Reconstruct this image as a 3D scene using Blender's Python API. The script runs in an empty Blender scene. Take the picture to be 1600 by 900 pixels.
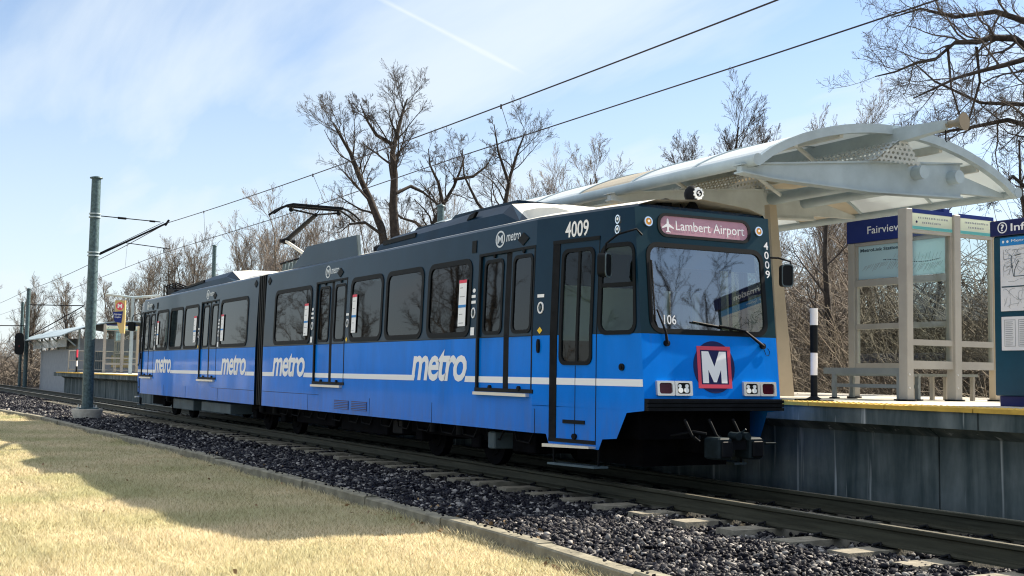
import bpy, bmesh, math, random
import numpy as np
from mathutils import Vector, Matrix
scene = bpy.context.scene
COL = scene.collection
R = math.radians
random.seed(7)

# ------------------------------------------------------------------ camera, sky, sun, exposure
cam_d = bpy.data.cameras.new('camera')
cam_d.sensor_width = 36.0
cam_d.lens = 42.07
cam_d.clip_start = 0.1
cam_d.clip_end = 3000
cam = bpy.data.objects.new('camera', cam_d)
COL.objects.link(cam)
rt = Vector((0.48585653, 0.87390612, 0.01521572))
up = Vector((0.05501938, -0.04795328, 0.99733312))
fw = Vector((-0.87230516, 0.48372365, 0.07138019))
CAM = Vector((11.0977, -7.5533, 1.28996))
cam.matrix_world = Matrix(((rt.x, up.x, -fw.x, CAM.x), (rt.y, up.y, -fw.y, CAM.y), (rt.z, up.z, -fw.z, CAM.z), (0, 0, 0, 1)))
scene.camera = cam
SUN_EL = 38.6
sun_d = bpy.data.lights.new('sun', 'SUN')
sun_d.energy = 5.0
sun_d.angle = R(0.5)
sun_d.color = (1.0, 0.90, 0.74)
sun = bpy.data.objects.new('sun', sun_d)
COL.objects.link(sun)
sun.rotation_euler = (-R(90 - SUN_EL), 0, 0)
sun.location = (0, 60, 60)
vs = scene.view_settings
vs.view_transform = 'Standard'
vs.look = 'None'
vs.gamma = 1.0
vs.use_curve_mapping = False
vs.exposure = 1.4
scene.render.resolution_x, scene.render.resolution_y = 1024, 576
scene.cycles.max_bounces = 8
scene.cycles.transparent_max_bounces = 16
scene.cycles.use_denoising = True
scene.cycles.filter_width = 1.15

W = bpy.data.worlds.new('World')
scene.world = W
W.use_nodes = True
nt = W.node_tree
nt.nodes.clear()


def N(nt, t, **kw):
    n = nt.nodes.new(t)
    for k, v in kw.items():
        if k in n.inputs:
            n.inputs[k].default_value = v
        else:
            setattr(n, k, v)
    return n


def math_node(nt, op, a, b=None, c=None, clamp=False):
    n = nt.nodes.new('ShaderNodeMath')
    n.operation = op
    n.use_clamp = clamp
    for i, q in enumerate((a, b, c)):
        if q is None:
            continue
        if isinstance(q, (int, float)):
            n.inputs[i].default_value = q
        else:
            nt.links.new(q, n.inputs[i])
    return n.outputs[0]


def build_world():
    L = nt.links.new
    out = N(nt, 'ShaderNodeOutputWorld')
    bg = N(nt, 'ShaderNodeBackground')
    bg.inputs['Strength'].default_value = 0.062
    sky = N(nt, 'ShaderNodeTexSky')
    sky.sky_type = 'NISHITA'
    sky.sun_disc = False
    sky.sun_elevation = R(SUN_EL)
    sky.sun_rotation = R(0)
    sky.air_density = 1.0
    sky.dust_density = 0.35
    sky.ozone_density = 2.0
    tc = N(nt, 'ShaderNodeTexCoord')
    sep = N(nt, 'ShaderNodeSeparateXYZ')
    L(tc.outputs['Generated'], sep.inputs[0])
    zc = math_node(nt, 'MAXIMUM', sep.outputs[2], 0.03)
    zc = math_node(nt, 'ADD', zc, 0.12)
    px = math_node(nt, 'DIVIDE', sep.outputs[0], zc)
    py = math_node(nt, 'DIVIDE', sep.outputs[1], zc)
    cmb = N(nt, 'ShaderNodeCombineXYZ')
    L(px, cmb.inputs[0])
    L(py, cmb.inputs[1])
    mp = N(nt, 'ShaderNodeMapping')
    mp.inputs['Rotation'].default_value = (0, 0, R(24))
    mp.inputs['Location'].default_value = CLOUD_SHIFT
    mp.inputs['Scale'].default_value = (0.42, 1.5, 1)
    L(cmb.outputs[0], mp.inputs[0])
    n1 = N(nt, 'ShaderNodeTexNoise', Scale=1.1, Detail=7.0, Roughness=0.55, Distortion=0.35)
    L(mp.outputs[0], n1.inputs['Vector'])
    n2 = N(nt, 'ShaderNodeTexNoise', Scale=0.42, Detail=3.0, Roughness=0.5)
    L(cmb.outputs[0], n2.inputs['Vector'])
    s = math_node(nt, 'MULTIPLY', n1.outputs[0], 0.62)
    s = math_node(nt, 'MULTIPLY_ADD', n2.outputs[0], 0.55, s)
    cl = N(nt, 'ShaderNodeMapRange')
    cl.interpolation_type = 'SMOOTHERSTEP'
    cl.inputs['From Min'].default_value = 0.44
    cl.inputs['From Max'].default_value = 0.76
    cl.inputs['To Max'].default_value = 0.85
    L(s, cl.inputs['Value'])
    # a thin veil that thickens low over the horizon
    veil = N(nt, 'ShaderNodeMapRange')
    veil.inputs['From Min'].default_value = 0.30
    veil.inputs['From Max'].default_value = 0.0
    veil.inputs['To Min'].default_value = 0.12
    veil.inputs['To Max'].default_value = 0.75
    L(sep.outputs[2], veil.inputs['Value'])
    dens = math_node(nt, 'MAXIMUM', cl.outputs[0], veil.outputs[0])
    # an aircraft trail: a narrow arc of a great circle
    ctr = math_node(nt, 'MULTIPLY', sep.outputs[0], TRAIL_N[0])
    ctr = math_node(nt, 'MULTIPLY_ADD', sep.outputs[1], TRAIL_N[1], ctr)
    ctr = math_node(nt, 'MULTIPLY_ADD', sep.outputs[2], TRAIL_N[2], ctr)
    wv = N(nt, 'ShaderNodeTexNoise', Scale=14.0, Detail=3.0)
    L(tc.outputs['Generated'], wv.inputs['Vector'])
    ab = math_node(nt, 'ABSOLUTE', ctr)
    wid = math_node(nt, 'MULTIPLY', wv.outputs[0], 0.0055)
    tr = math_node(nt, 'DIVIDE', ab, wid)
    tr = math_node(nt, 'SUBTRACT', 1.0, tr, clamp=True)
    # it fades out at its lower end
    en = math_node(nt, 'MULTIPLY', sep.outputs[0], TRAIL_E[0])
    en = math_node(nt, 'MULTIPLY_ADD', sep.outputs[1], TRAIL_E[1], en)
    en = math_node(nt, 'MULTIPLY_ADD', sep.outputs[2], TRAIL_E[2], en)
    em = N(nt, 'ShaderNodeMapRange')
    em.inputs['From Min'].default_value = 0.0
    em.inputs['From Max'].default_value = -0.02
    L(en, em.inputs['Value'])
    tr = math_node(nt, 'MULTIPLY', tr, em.outputs[0])
    tr = math_node(nt, 'MULTIPLY', tr, 0.26)
    dens = math_node(nt, 'ADD', dens, tr, clamp=True)
    mix = N(nt, 'ShaderNodeMix', data_type='RGBA')
    L(dens, mix.inputs[0])
    tint = N(nt, 'ShaderNodeMix', data_type='RGBA', blend_type='MULTIPLY')
    tint.inputs[0].default_value = 1.0
    tint.inputs[7].default_value = SKY_TINT
    L(sky.outputs[0], tint.inputs[6])
    L(tint.outputs[2], mix.inputs[6])
    mix.inputs[7].default_value = CLOUD
    # unseen bright cloud added above the view to fill the shaded parts
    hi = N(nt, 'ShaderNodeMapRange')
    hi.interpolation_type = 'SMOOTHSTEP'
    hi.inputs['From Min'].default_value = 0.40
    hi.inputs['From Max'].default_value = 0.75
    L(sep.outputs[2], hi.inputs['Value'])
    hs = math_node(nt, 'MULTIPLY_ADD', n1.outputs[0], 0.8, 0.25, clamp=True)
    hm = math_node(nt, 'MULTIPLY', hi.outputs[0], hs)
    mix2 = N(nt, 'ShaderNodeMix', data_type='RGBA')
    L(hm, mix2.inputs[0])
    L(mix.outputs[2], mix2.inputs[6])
    mix2.inputs[7].default_value = FILL_CLOUD
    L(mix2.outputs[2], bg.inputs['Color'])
    L(bg.outputs[0], out.inputs['Surface'])


def pix_dir(u, v):
    return (fw + rt * ((u - 800) / 1869.7) - up * ((v - 450) / 1869.7)).normalized()


_a, _b = pix_dir(598, 0), pix_dir(826, 118)
TRAIL_N = _a.cross(_b).normalized()
TRAIL_E = (_b - _a).normalized()
TRAIL_E = tuple(TRAIL_E)
_off = Vector(TRAIL_E).dot(_b)
CLOUD_SHIFT = (1.7, 3.1, 0)
CLOUD = (5.4, 6.0, 6.5, 1)
FILL_CLOUD = (8.6, 9.0, 9.6, 1)
SKY_TINT = (1.02, 1.06, 1.13, 1)
# the trail's end plane passes through the origin only if shifted; use a plane containing the origin
TRAIL_E = tuple((_b.cross(TRAIL_N)).normalized() * (1 if _b.cross(TRAIL_N).dot(_a) < 0 else -1))
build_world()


# ------------------------------------------------------------------ materials
def material(name, color, rough=0.6, metal=0.0, var=0.0, scale=3.0, bump=0.0, bscale=40.0, coat=0.0, spec=0.25,
             color2=None, detail=5.0, stretch=None, bdist=0.02, emit=0.0, translucent=0.0):
    m = bpy.data.materials.new(name)
    m.use_nodes = True
    t = m.node_tree
    p = t.nodes['Principled BSDF']
    p.inputs['Roughness'].default_value = rough
    p.inputs['Metallic'].default_value = metal
    p.inputs['Specular IOR Level'].default_value = spec
    p.inputs['Coat Weight'].default_value = coat
    p.inputs['Coat Roughness'].default_value = 0.05
    p.inputs['Coat IOR'].default_value = 1.28
    c = tuple(color) + (1,)
    p.inputs['Base Color'].default_value = c
    if emit:
        p.inputs['Emission Color'].default_value = c
        p.inputs['Emission Strength'].default_value = emit
    tc = t.nodes.new('ShaderNodeTexCoord')
    src = tc.outputs['Object']
    if stretch:
        mp = t.nodes.new('ShaderNodeMapping')
        mp.inputs['Scale'].default_value = stretch
        t.links.new(src, mp.inputs[0])
        src = mp.outputs[0]
    if var or color2:
        nz = N(t, 'ShaderNodeTexNoise', Scale=scale, Detail=detail, Roughness=0.6)
        t.links.new(src, nz.inputs['Vector'])
        rp = t.nodes.new('ShaderNodeValToRGB')
        if color2:
            a, b = color, color2
        else:
            a = [x * (1 - var) for x in color]
            b = [min(1, x * (1 + var)) for x in color]
        rp.color_ramp.elements[0].position = 0.35
        rp.color_ramp.elements[1].position = 0.65
        rp.color_ramp.elements[0].color = tuple(a) + (1,)
        rp.color_ramp.elements[1].color = tuple(b) + (1,)
        t.links.new(nz.outputs[0], rp.inputs[0])
        t.links.new(rp.outputs[0], p.inputs['Base Color'])
    if bump:
        nb = N(t, 'ShaderNodeTexNoise', Scale=bscale, Detail=4.0)
        t.links.new(src, nb.inputs['Vector'])
        bp = t.nodes.new('ShaderNodeBump')
        bp.inputs['Strength'].default_value = bump
        bp.inputs['Distance'].default_value = bdist
        t.links.new(nb.outputs[0], bp.inputs['Height'])
        t.links.new(bp.outputs[0], p.inputs['Normal'])
    if translucent:
        tl = N(t, 'ShaderNodeBsdfTranslucent')
        tl.inputs[0].default_value = c
        ms = t.nodes.new('ShaderNodeMixShader')
        ms.inputs[0].default_value = translucent
        t.links.new(p.outputs[0], ms.inputs[1])
        t.links.new(tl.outputs[0], ms.inputs[2])
        t.links.new(ms.outputs[0], t.nodes['Material Output'].inputs[0])
    return m


def glass(name, tint, rough=0.02, refl=1.0, f0=0.05):
    m = bpy.data.materials.new(name)
    m.use_nodes = True
    t = m.node_tree
    t.nodes.clear()
    o = t.nodes.new('ShaderNodeOutputMaterial')
    tr = N(t, 'ShaderNodeBsdfTransparent')
    tr.inputs[0].default_value = tuple(tint) + (1,)
    gl = N(t, 'ShaderNodeBsdfGlossy', Roughness=rough)
    gl.inputs[0].default_value = (refl, refl, refl, 1)
    # Schlick reflectance that is the same from both sides
    ge = t.nodes.new('ShaderNodeNewGeometry')
    dt = t.nodes.new('ShaderNodeVectorMath')
    dt.operation = 'DOT_PRODUCT'
    t.links.new(ge.outputs['Incoming'], dt.inputs[0])
    t.links.new(ge.outputs['Normal'], dt.inputs[1])
    cs = math_node(t, 'ABSOLUTE', dt.outputs['Value'])
    f5 = math_node(t, 'POWER', math_node(t, 'SUBTRACT', 1.0, cs, clamp=True), 5.0)
    fres = math_node(t, 'MULTIPLY_ADD', f5, 0.62, f0)
    # faintly uneven sheet, so that mirror images wobble
    tc = t.nodes.new('ShaderNodeTexCoord')
    nb = N(t, 'ShaderNodeTexNoise', Scale=1.3, Detail=2.0)
    t.links.new(tc.outputs['Object'], nb.inputs['Vector'])
    bp = t.nodes.new('ShaderNodeBump')
    bp.inputs['Strength'].default_value = 0.05
    bp.inputs['Distance'].default_value = 0.02
    t.links.new(nb.outputs[0], bp.inputs['Height'])
    t.links.new(bp.outputs[0], gl.inputs['Normal'])
    mx = t.nodes.new('ShaderNodeMixShader')
    t.links.new(fres, mx.inputs[0])
    t.links.new(tr.outputs[0], mx.inputs[1])
    t.links.new(gl.outputs[0], mx.inputs[2])
    t.links.new(mx.outputs[0], o.inputs[0])
    return m


M = {}
M['navy'] = material('dark_paint', (0.003, 0.022, 0.046), 0.28, coat=0.14, var=0.12, scale=1.2, bump=0.06, bscale=1.1, bdist=0.03, spec=0.12)
M['teal'] = material('dark_front_paint', (0.002, 0.026, 0.038), 0.30, coat=0.25, var=0.12, scale=1.5, spec=0.2)
M['blue'] = material('blue_paint', (0.0, 0.175, 0.68), 0.40, coat=0.22, var=0.09, scale=2.2, stretch=(1, 1, 0.35), bump=0.16, bscale=1.8, bdist=0.03, spec=0.04)
M['white'] = material('white_paint', (0.80, 0.80, 0.80), 0.45)
M['letter'] = material('white_vinyl', (0.78, 0.79, 0.80), 0.4)
M['gasket'] = material('black_rubber', (0.007, 0.009, 0.011), 0.6, spec=0.12)
M['black'] = material('black_metal', (0.007, 0.008, 0.010), 0.6, var=0.3, scale=8, spec=0.08)
M['couplergrey'] = material('coupler_grey', (0.011, 0.018, 0.022), 0.6, spec=0.08, var=0.3, scale=8)
M['under'] = material('underframe_grime', (0.004, 0.004, 0.005), 0.85, spec=0.03, var=0.4, scale=5)
M['grayeq'] = material('grey_equipment', (0.07, 0.10, 0.115), 0.6, var=0.2, scale=4)
M['win'] = glass('tinted_glass', (0.035, 0.055, 0.065), f0=0.045)
M['cabwin'] = glass('clear_cab_glass', (0.40, 0.52, 0.51), f0=0.035)
M['shield'] = glass('windshield_glass', (0.70, 0.82, 0.82), f0=0.24)
M['pane'] = glass('shelter_glass', (0.74, 0.80, 0.78), f0=0.05)
M['cream'] = material('cream_panel', (0.62, 0.63, 0.55), 0.6, var=0.05)
M['seat'] = material('seat_fabric', (0.05, 0.09, 0.20), 0.8)
M['rooflight'] = material('grey_roof', (0.62, 0.60, 0.54), 0.55, var=0.10, scale=2)
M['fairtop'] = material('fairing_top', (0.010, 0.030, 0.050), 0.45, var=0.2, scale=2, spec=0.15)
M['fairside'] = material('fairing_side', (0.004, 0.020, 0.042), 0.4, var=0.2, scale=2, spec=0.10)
M['steel'] = material('bright_steel', (0.62, 0.62, 0.60), 0.35, metal=0.6)
M['chrome'] = material('lamp_reflector', (0.85, 0.85, 0.82), 0.15, metal=0.9)
M['lampglass'] = material('lamp_white', (0.9, 0.92, 0.90), 0.15, coat=0.6)
M['red'] = material('tail_red', (0.055, 0.004, 0.012), 0.15, coat=0.8)
M['amber'] = material('amber_lens', (0.75, 0.33, 0.03), 0.2, coat=0.6)
M['signpink'] = material('rollsign_lilac', (0.43, 0.235, 0.29), 0.4, var=0.12, scale=1.5, coat=0.3)
M['logonavy'] = material('logo_navy', (0.006, 0.010, 0.075), 0.4, spec=0.25)
M['logored'] = material('logo_red', (0.60, 0.06, 0.10), 0.35, coat=0.3)
M['logowhite'] = material('logo_white', (0.82, 0.83, 0.84), 0.35, coat=0.3)
M['stickred'] = material('notice_red', (0.62, 0.05, 0.09), 0.5)
M['stickblue'] = material('notice_blue', (0.03, 0.22, 0.55), 0.5)
M['yellowmark'] = material('yellow_mark', (0.75, 0.50, 0.04), 0.5)
M['galv'] = material('galvanized_steel', (0.060, 0.098, 0.108), 0.45, metal=0.1, var=0.35, scale=14, bump=0.05)
M['concrete'] = material('concrete', (0.42, 0.39, 0.33), 0.9, var=0.18, scale=6, bump=0.3, bscale=30)
M['tie'] = material('concrete_tie', (0.20, 0.18, 0.14), 0.9, var=0.25, scale=7, bump=0.3, bscale=40)
M['kerb'] = material('weathered_kerb', (0.19, 0.175, 0.13), 0.92, var=0.30, scale=5, bump=0.5, bscale=24)
M['rail'] = material('rail_rust', (0.045, 0.045, 0.033), 0.6, spec=0.1, metal=0.3, var=0.3, scale=6, stretch=(0.3, 6, 6))
M['railtop'] = material('rail_polished', (0.50, 0.46, 0.36), 0.28, metal=0.8, var=0.15)
M['wire'] = material('copper_wire', (0.030, 0.025, 0.030), 0.6)
M['canopy'] = material('canopy_white_paint', (0.50, 0.53, 0.51), 0.5, var=0.10, scale=2.5)
M['canopygrey'] = material('canopy_grey_paint', (0.33, 0.40, 0.43), 0.5, var=0.10, scale=2.5)
M['roofpanel'] = material('canopy_roof_panel', (0.70, 0.75, 0.77), 0.5, translucent=0.28)
M['rooftan'] = material('canopy_tan_panel', (0.56, 0.51, 0.41), 0.6, translucent=0.35)
M['frame'] = material('taupe_frame_paint', (0.34, 0.32, 0.28), 0.5, var=0.07, scale=3)
M['framelight'] = material('beige_column_paint', (0.46, 0.38, 0.27), 0.55, var=0.08, scale=2)
M['signblue'] = material('sign_blue', (0.006, 0.020, 0.15), 0.45, spec=0.25)
M['signcream'] = material('sign_cream', (0.84, 0.88, 0.76), 0.45, translucent=0.6)
M['signteal'] = material('sign_teal', (0.20, 0.60, 0.62), 0.45, translucent=0.5)
M['map'] = material('map_paper', (0.50, 0.66, 0.70), 0.4, translucent=0.35)
M['mapline'] = material('map_ink', (0.03, 0.06, 0.08), 0.5)
M['kiosk'] = material('kiosk_teal_paint', (0.004, 0.042, 0.070), 0.4, var=0.1, spec=0.3)
M['paper'] = material('poster_paper', (0.62, 0.63, 0.66), 0.45, var=0.04)
M['posterblue'] = material('poster_blue', (0.02, 0.20, 0.50), 0.45)
M['greyink'] = material('poster_grey', (0.28, 0.30, 0.32), 0.5)
M['yellow'] = material('tactile_yellow', (0.52, 0.33, 0.06), 0.7, var=0.15, scale=5)
M['bench'] = material('bench_grey_paint', (0.25, 0.27, 0.26), 0.5, var=0.1)
M['horn'] = material('horn_beige', (0.20, 0.185, 0.145), 0.5)
M['hornin'] = material('horn_inside', (0.10, 0.08, 0.05), 0.6)
M['block'] = material('grey_block_wall', (0.30, 0.32, 0.34), 0.9, var=0.08, scale=3)
M['tan'] = material('tan_pylon', (0.50, 0.38, 0.17), 0.5)
M['bark'] = material('dark_bark', (0.035, 0.029, 0.025), 0.95, var=0.4, scale=7, bump=0.6, bscale=20)
M['barkgrey'] = material('grey_bark', (0.085, 0.070, 0.058), 0.95, var=0.35, scale=6)
M['barkpale'] = material('pale_bark', (0.16, 0.13, 0.10), 0.95, var=0.35, scale=5)
M['twig'] = material('twigs', (0.075, 0.064, 0.057), 0.95, spec=0.1)
M['twigbrown'] = material('brown_twigs', (0.165, 0.140, 0.115), 0.95, var=0.4, scale=0.8)
M['twigpale'] = material('pale_twigs', (0.215, 0.185, 0.16), 0.95, var=0.3, scale=0.8)
M['leaf'] = material('dead_leaf', (0.26, 0.17, 0.09), 0.8, var=0.4, scale=4)
M['brush'] = material('dry_brush', (0.10, 0.084, 0.064), 0.95, color2=(0.26, 0.22, 0.17), scale=1.6, detail=2)


def stone_material():
    m = bpy.data.materials.new('ballast_stone')
    m.use_nodes = True
    t = m.node_tree
    p = t.nodes['Principled BSDF']
    p.inputs['Roughness'].default_value = 0.5
    p.inputs['Specular IOR Level'].default_value = 0.06
    g = t.nodes.new('ShaderNodeNewGeometry')
    rp = t.nodes.new('ShaderNodeValToRGB')
    rp.color_ramp.elements[0].color = (0.004, 0.004, 0.007, 1)
    rp.color_ramp.elements[1].color = (0.32, 0.30, 0.28, 1)
    e = rp.color_ramp.elements.new(0.55)
    e.color = (0.012, 0.012, 0.017, 1)
    e = rp.color_ramp.elements.new(0.80)
    e.color = (0.05, 0.048, 0.05, 1)
    e = rp.color_ramp.elements.new(0.93)
    e.color = (0.17, 0.16, 0.15, 1)
    t.links.new(g.outputs['Random Per Island'], rp.inputs[0])
    t.links.new(rp.outputs[0], p.inputs['Base Color'])
    return m


def blade_material():
    m = bpy.data.materials.new('dry_grass_blade')
    m.use_nodes = True
    t = m.node_tree
    p = t.nodes['Principled BSDF']
    p.inputs['Roughness'].default_value = 0.8
    g = t.nodes.new('ShaderNodeNewGeometry')
    rp = t.nodes.new('ShaderNodeValToRGB')
    rp.color_ramp.elements[0].color = (0.66, 0.58, 0.37, 1)
    rp.color_ramp.elements[1].color = (0.34, 0.31, 0.18, 1)
    e = rp.color_ramp.elements.new(0.5)
    e.color = (0.80, 0.74, 0.53, 1)
    e = rp.color_ramp.elements.new(0.78)
    e.color = (0.46, 0.39, 0.23, 1)
    t.links.new(g.outputs['Random Per Island'], rp.inputs[0])
    tc = t.nodes.new('ShaderNodeTexCoord')
    nz = N(t, 'ShaderNodeTexNoise', Scale=0.55, Detail=4.0)
    t.links.new(tc.outputs['Object'], nz.inputs['Vector'])
    r2 = t.nodes.new('ShaderNodeValToRGB')
    r2.color_ramp.elements[0].position = 0.35
    r2.color_ramp.elements[1].position = 0.68
    r2.color_ramp.elements[0].color = (1.05, 1.0, 1.0, 1)
    r2.color_ramp.elements[1].color = (0.74, 0.78, 0.66, 1)
    t.links.new(nz.outputs[0], r2.inputs[0])
    mx = N(t, 'ShaderNodeMix', data_type='RGBA', blend_type='MULTIPLY')
    mx.inputs[0].default_value = 1.0
    t.links.new(rp.outputs[0], mx.inputs[6])
    t.links.new(r2.outputs[0], mx.inputs[7])
    t.links.new(mx.outputs[2], p.inputs['Base Color'])
    # thin blades let light through
    tl = N(t, 'ShaderNodeBsdfTranslucent')
    t.links.new(mx.outputs[2], tl.inputs[0])
    ms = t.nodes.new('ShaderNodeMixShader')
    ms.inputs[0].default_value = 0.45
    t.links.new(p.outputs[0], ms.inputs[1])
    t.links.new(tl.outputs[0], ms.inputs[2])
    t.links.new(ms.outputs[0], t.nodes['Material Output'].inputs[0])
    return m


def wall_material():
    m = bpy.data.materials.new('stained_concrete_wall')
    m.use_nodes = True
    t = m.node_tree
    p = t.nodes['Principled BSDF']
    p.inputs['Roughness'].default_value = 0.85
    p.inputs['Specular IOR Level'].default_value = 0.12
    tc = t.nodes.new('ShaderNodeTexCoord')

    def streak(sc, det, lo, hi):
        mp = t.nodes.new('ShaderNodeMapping')
        mp.inputs['Scale'].default_value = sc
        t.links.new(tc.outputs['Object'], mp.inputs[0])
        nz = N(t, 'ShaderNodeTexNoise', Scale=1.0, Detail=det, Roughness=0.6, Distortion=0.3)
        t.links.new(mp.outputs[0], nz.inputs['Vector'])
        r = t.nodes.new('ShaderNodeMapRange')
        r.inputs['From Min'].default_value = lo
        r.inputs['From Max'].default_value = hi
        t.links.new(nz.outputs[0], r.inputs['Value'])
        return r.outputs[0]
    a = streak((2.2, 2.2, 0.35), 5.0, 0.35, 0.65)
    b = streak((7.0, 7.0, 0.35), 3.0, 0.61, 0.70)
    c = streak((3.0, 3.0, 2.4), 6.0, 0.30, 0.70)
    m1 = N(t, 'ShaderNodeMix', data_type='RGBA')
    m1.inputs[6].default_value = (0.040, 0.060, 0.064, 1)
    m1.inputs[7].default_value = (0.19, 0.215, 0.215, 1)
    t.links.new(a, m1.inputs[0])
    m2 = N(t, 'ShaderNodeMix', data_type='RGBA', blend_type='MULTIPLY')
    m2.inputs[7].default_value = (0.62, 0.66, 0.66, 1)
    t.links.new(c, m2.inputs[0])
    t.links.new(m1.outputs[2], m2.inputs[6])
    m3 = N(t, 'ShaderNodeMix', data_type='RGBA')
    m3.inputs[7].default_value = (0.46, 0.48, 0.47, 1)
    f = math_node(t, 'MULTIPLY', b, 0.75)
    t.links.new(f, m3.inputs[0])
    t.links.new(m2.outputs[2], m3.inputs[6])
    t.links.new(m3.outputs[2], p.inputs['Base Color'])
    return m


def ground_material(name, a, b, c, s1, s2):
    m = bpy.data.materials.new(name)
    m.use_nodes = True
    t = m.node_tree
    p = t.nodes['Principled BSDF']
    p.inputs['Roughness'].default_value = 0.95
    p.inputs['Specular IOR Level'].default_value = 0.1
    tc = t.nodes.new('ShaderNodeTexCoord')
    n1 = N(t, 'ShaderNodeTexNoise', Scale=s1, Detail=6.0, Roughness=0.7)
    n2 = N(t, 'ShaderNodeTexNoise', Scale=s2, Detail=5.0, Roughness=0.7)
    for n in (n1, n2):
        t.links.new(tc.outputs['Object'], n.inputs['Vector'])
    r1 = t.nodes.new('ShaderNodeValToRGB')
    r1.color_ramp.elements[0].position = 0.38
    r1.color_ramp.elements[1].position = 0.64
    r1.color_ramp.elements[0].color = a + (1,)
    r1.color_ramp.elements[1].color = b + (1,)
    t.links.new(n1.outputs[0], r1.inputs[0])
    mr = t.nodes.new('ShaderNodeMapRange')
    mr.inputs['From Min'].default_value = 0.45
    mr.inputs['From Max'].default_value = 0.70
    mr.inputs['To Max'].default_value = 0.7
    t.links.new(n2.outputs[0], mr.inputs['Value'])
    mx = N(t, 'ShaderNodeMix', data_type='RGBA')
    mx.inputs[7].default_value = c + (1,)
    t.links.new(mr.outputs[0], mx.inputs[0])
    t.links.new(r1.outputs[0], mx.inputs[6])
    t.links.new(mx.outputs[2], p.inputs['Base Color'])
    bp = t.nodes.new('ShaderNodeBump')
    bp.inputs['Strength'].default_value = 0.6
    bp.inputs['Distance'].default_value = 0.04
    t.links.new(n1.outputs[0], bp.inputs['Height'])
    t.links.new(bp.outputs[0], p.inputs['Normal'])
    return m


def perforated(name, color):
    m = bpy.data.materials.new(name)
    m.use_nodes = True
    t = m.node_tree
    p = t.nodes['Principled BSDF']
    p.inputs['Base Color'].default_value = tuple(color) + (1,)
    p.inputs['Roughness'].default_value = 0.5
    tc = t.nodes.new('ShaderNodeTexCoord')
    sp = t.nodes.new('ShaderNodeSeparateXYZ')
    t.links.new(tc.outputs['Object'], sp.inputs[0])
    s = math_node(t, 'ADD', sp.outputs[0], sp.outputs[1])
    a = math_node(t, 'MULTIPLY', s, 11.0)
    b = math_node(t, 'MULTIPLY', sp.outputs[2], 16.0)
    row = math_node(t, 'FLOOR', b)
    a = math_node(t, 'MULTIPLY_ADD', row, 0.5, a)
    fa = math_node(t, 'SUBTRACT', math_node(t, 'FRACT', a), 0.5)
    fb = math_node(t, 'SUBTRACT', math_node(t, 'FRACT', b), 0.5)
    d = math_node(t, 'SQRT', math_node(t, 'ADD', math_node(t, 'MULTIPLY', fa, fa), math_node(t, 'MULTIPLY', fb, fb)))
    h = math_node(t, 'LESS_THAN', d, 0.30)
    tr = t.nodes.new('ShaderNodeBsdfTransparent')
    ms = t.nodes.new('ShaderNodeMixShader')
    t.links.new(h, ms.inputs[0])
    t.links.new(p.outputs[0], ms.inputs[1])
    t.links.new(tr.outputs[0], ms.inputs[2])
    t.links.new(ms.outputs[0], t.nodes['Material Output'].inputs[0])
    return m




def road_dirt(m, z0, z1, amount):
    """dusty film thrown up from the track on the lowest part of a painted flank"""
    t = m.node_tree
    p = t.nodes['Principled BSDF']
    src = p.inputs['Base Color'].links[0].from_socket
    tc = t.nodes.new('ShaderNodeTexCoord')
    sp = t.nodes.new('ShaderNodeSeparateXYZ')
    t.links.new(tc.outputs['Object'], sp.inputs[0])
    mr = t.nodes.new('ShaderNodeMapRange')
    mr.inputs['From Min'].default_value = z1
    mr.inputs['From Max'].default_value = z0
    t.links.new(sp.outputs[2], mr.inputs['Value'])
    mp = t.nodes.new('ShaderNodeMapping')
    mp.inputs['Scale'].default_value = (5, 5, 0.9)
    t.links.new(tc.outputs['Object'], mp.inputs[0])
    nz = N(t, 'ShaderNodeTexNoise', Scale=1.4, Detail=7.0, Roughness=0.7)
    t.links.new(mp.outputs[0], nz.inputs['Vector'])
    mn = t.nodes.new('ShaderNodeMapRange')
    mn.inputs['From Min'].default_value = 0.35
    mn.inputs['From Max'].default_value = 0.70
    t.links.new(nz.outputs[0], mn.inputs['Value'])
    f = math_node(t, 'MULTIPLY', mr.outputs[0], mn.outputs[0])
    f = math_node(t, 'MULTIPLY', f, amount)
    # long faint runs below window corners and joints
    mp2 = t.nodes.new('ShaderNodeMapping')
    mp2.inputs['Scale'].default_value = (3.2, 3.2, 0.12)
    t.links.new(tc.outputs['Object'], mp2.inputs[0])
    n2 = N(t, 'ShaderNodeTexNoise', Scale=2.0, Detail=5.0, Roughness=0.7)
    t.links.new(mp2.outputs[0], n2.inputs['Vector'])
    m2 = t.nodes.new('ShaderNodeMapRange')
    m2.inputs['From Min'].default_value = 0.56
    m2.inputs['From Max'].default_value = 0.75
    m2.inputs['To Max'].default_value = 0.16
    t.links.new(n2.outputs[0], m2.inputs['Value'])
    f = math_node(t, 'MAXIMUM', f, m2.outputs[0])
    mx = N(t, 'ShaderNodeMix', data_type='RGBA')
    mx.inputs[7].default_value = (0.10, 0.095, 0.085, 1)
    t.links.new(f, mx.inputs[0])
    t.links.new(src, mx.inputs[6])
    t.links.new(mx.outputs[2], p.inputs['Base Color'])


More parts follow.
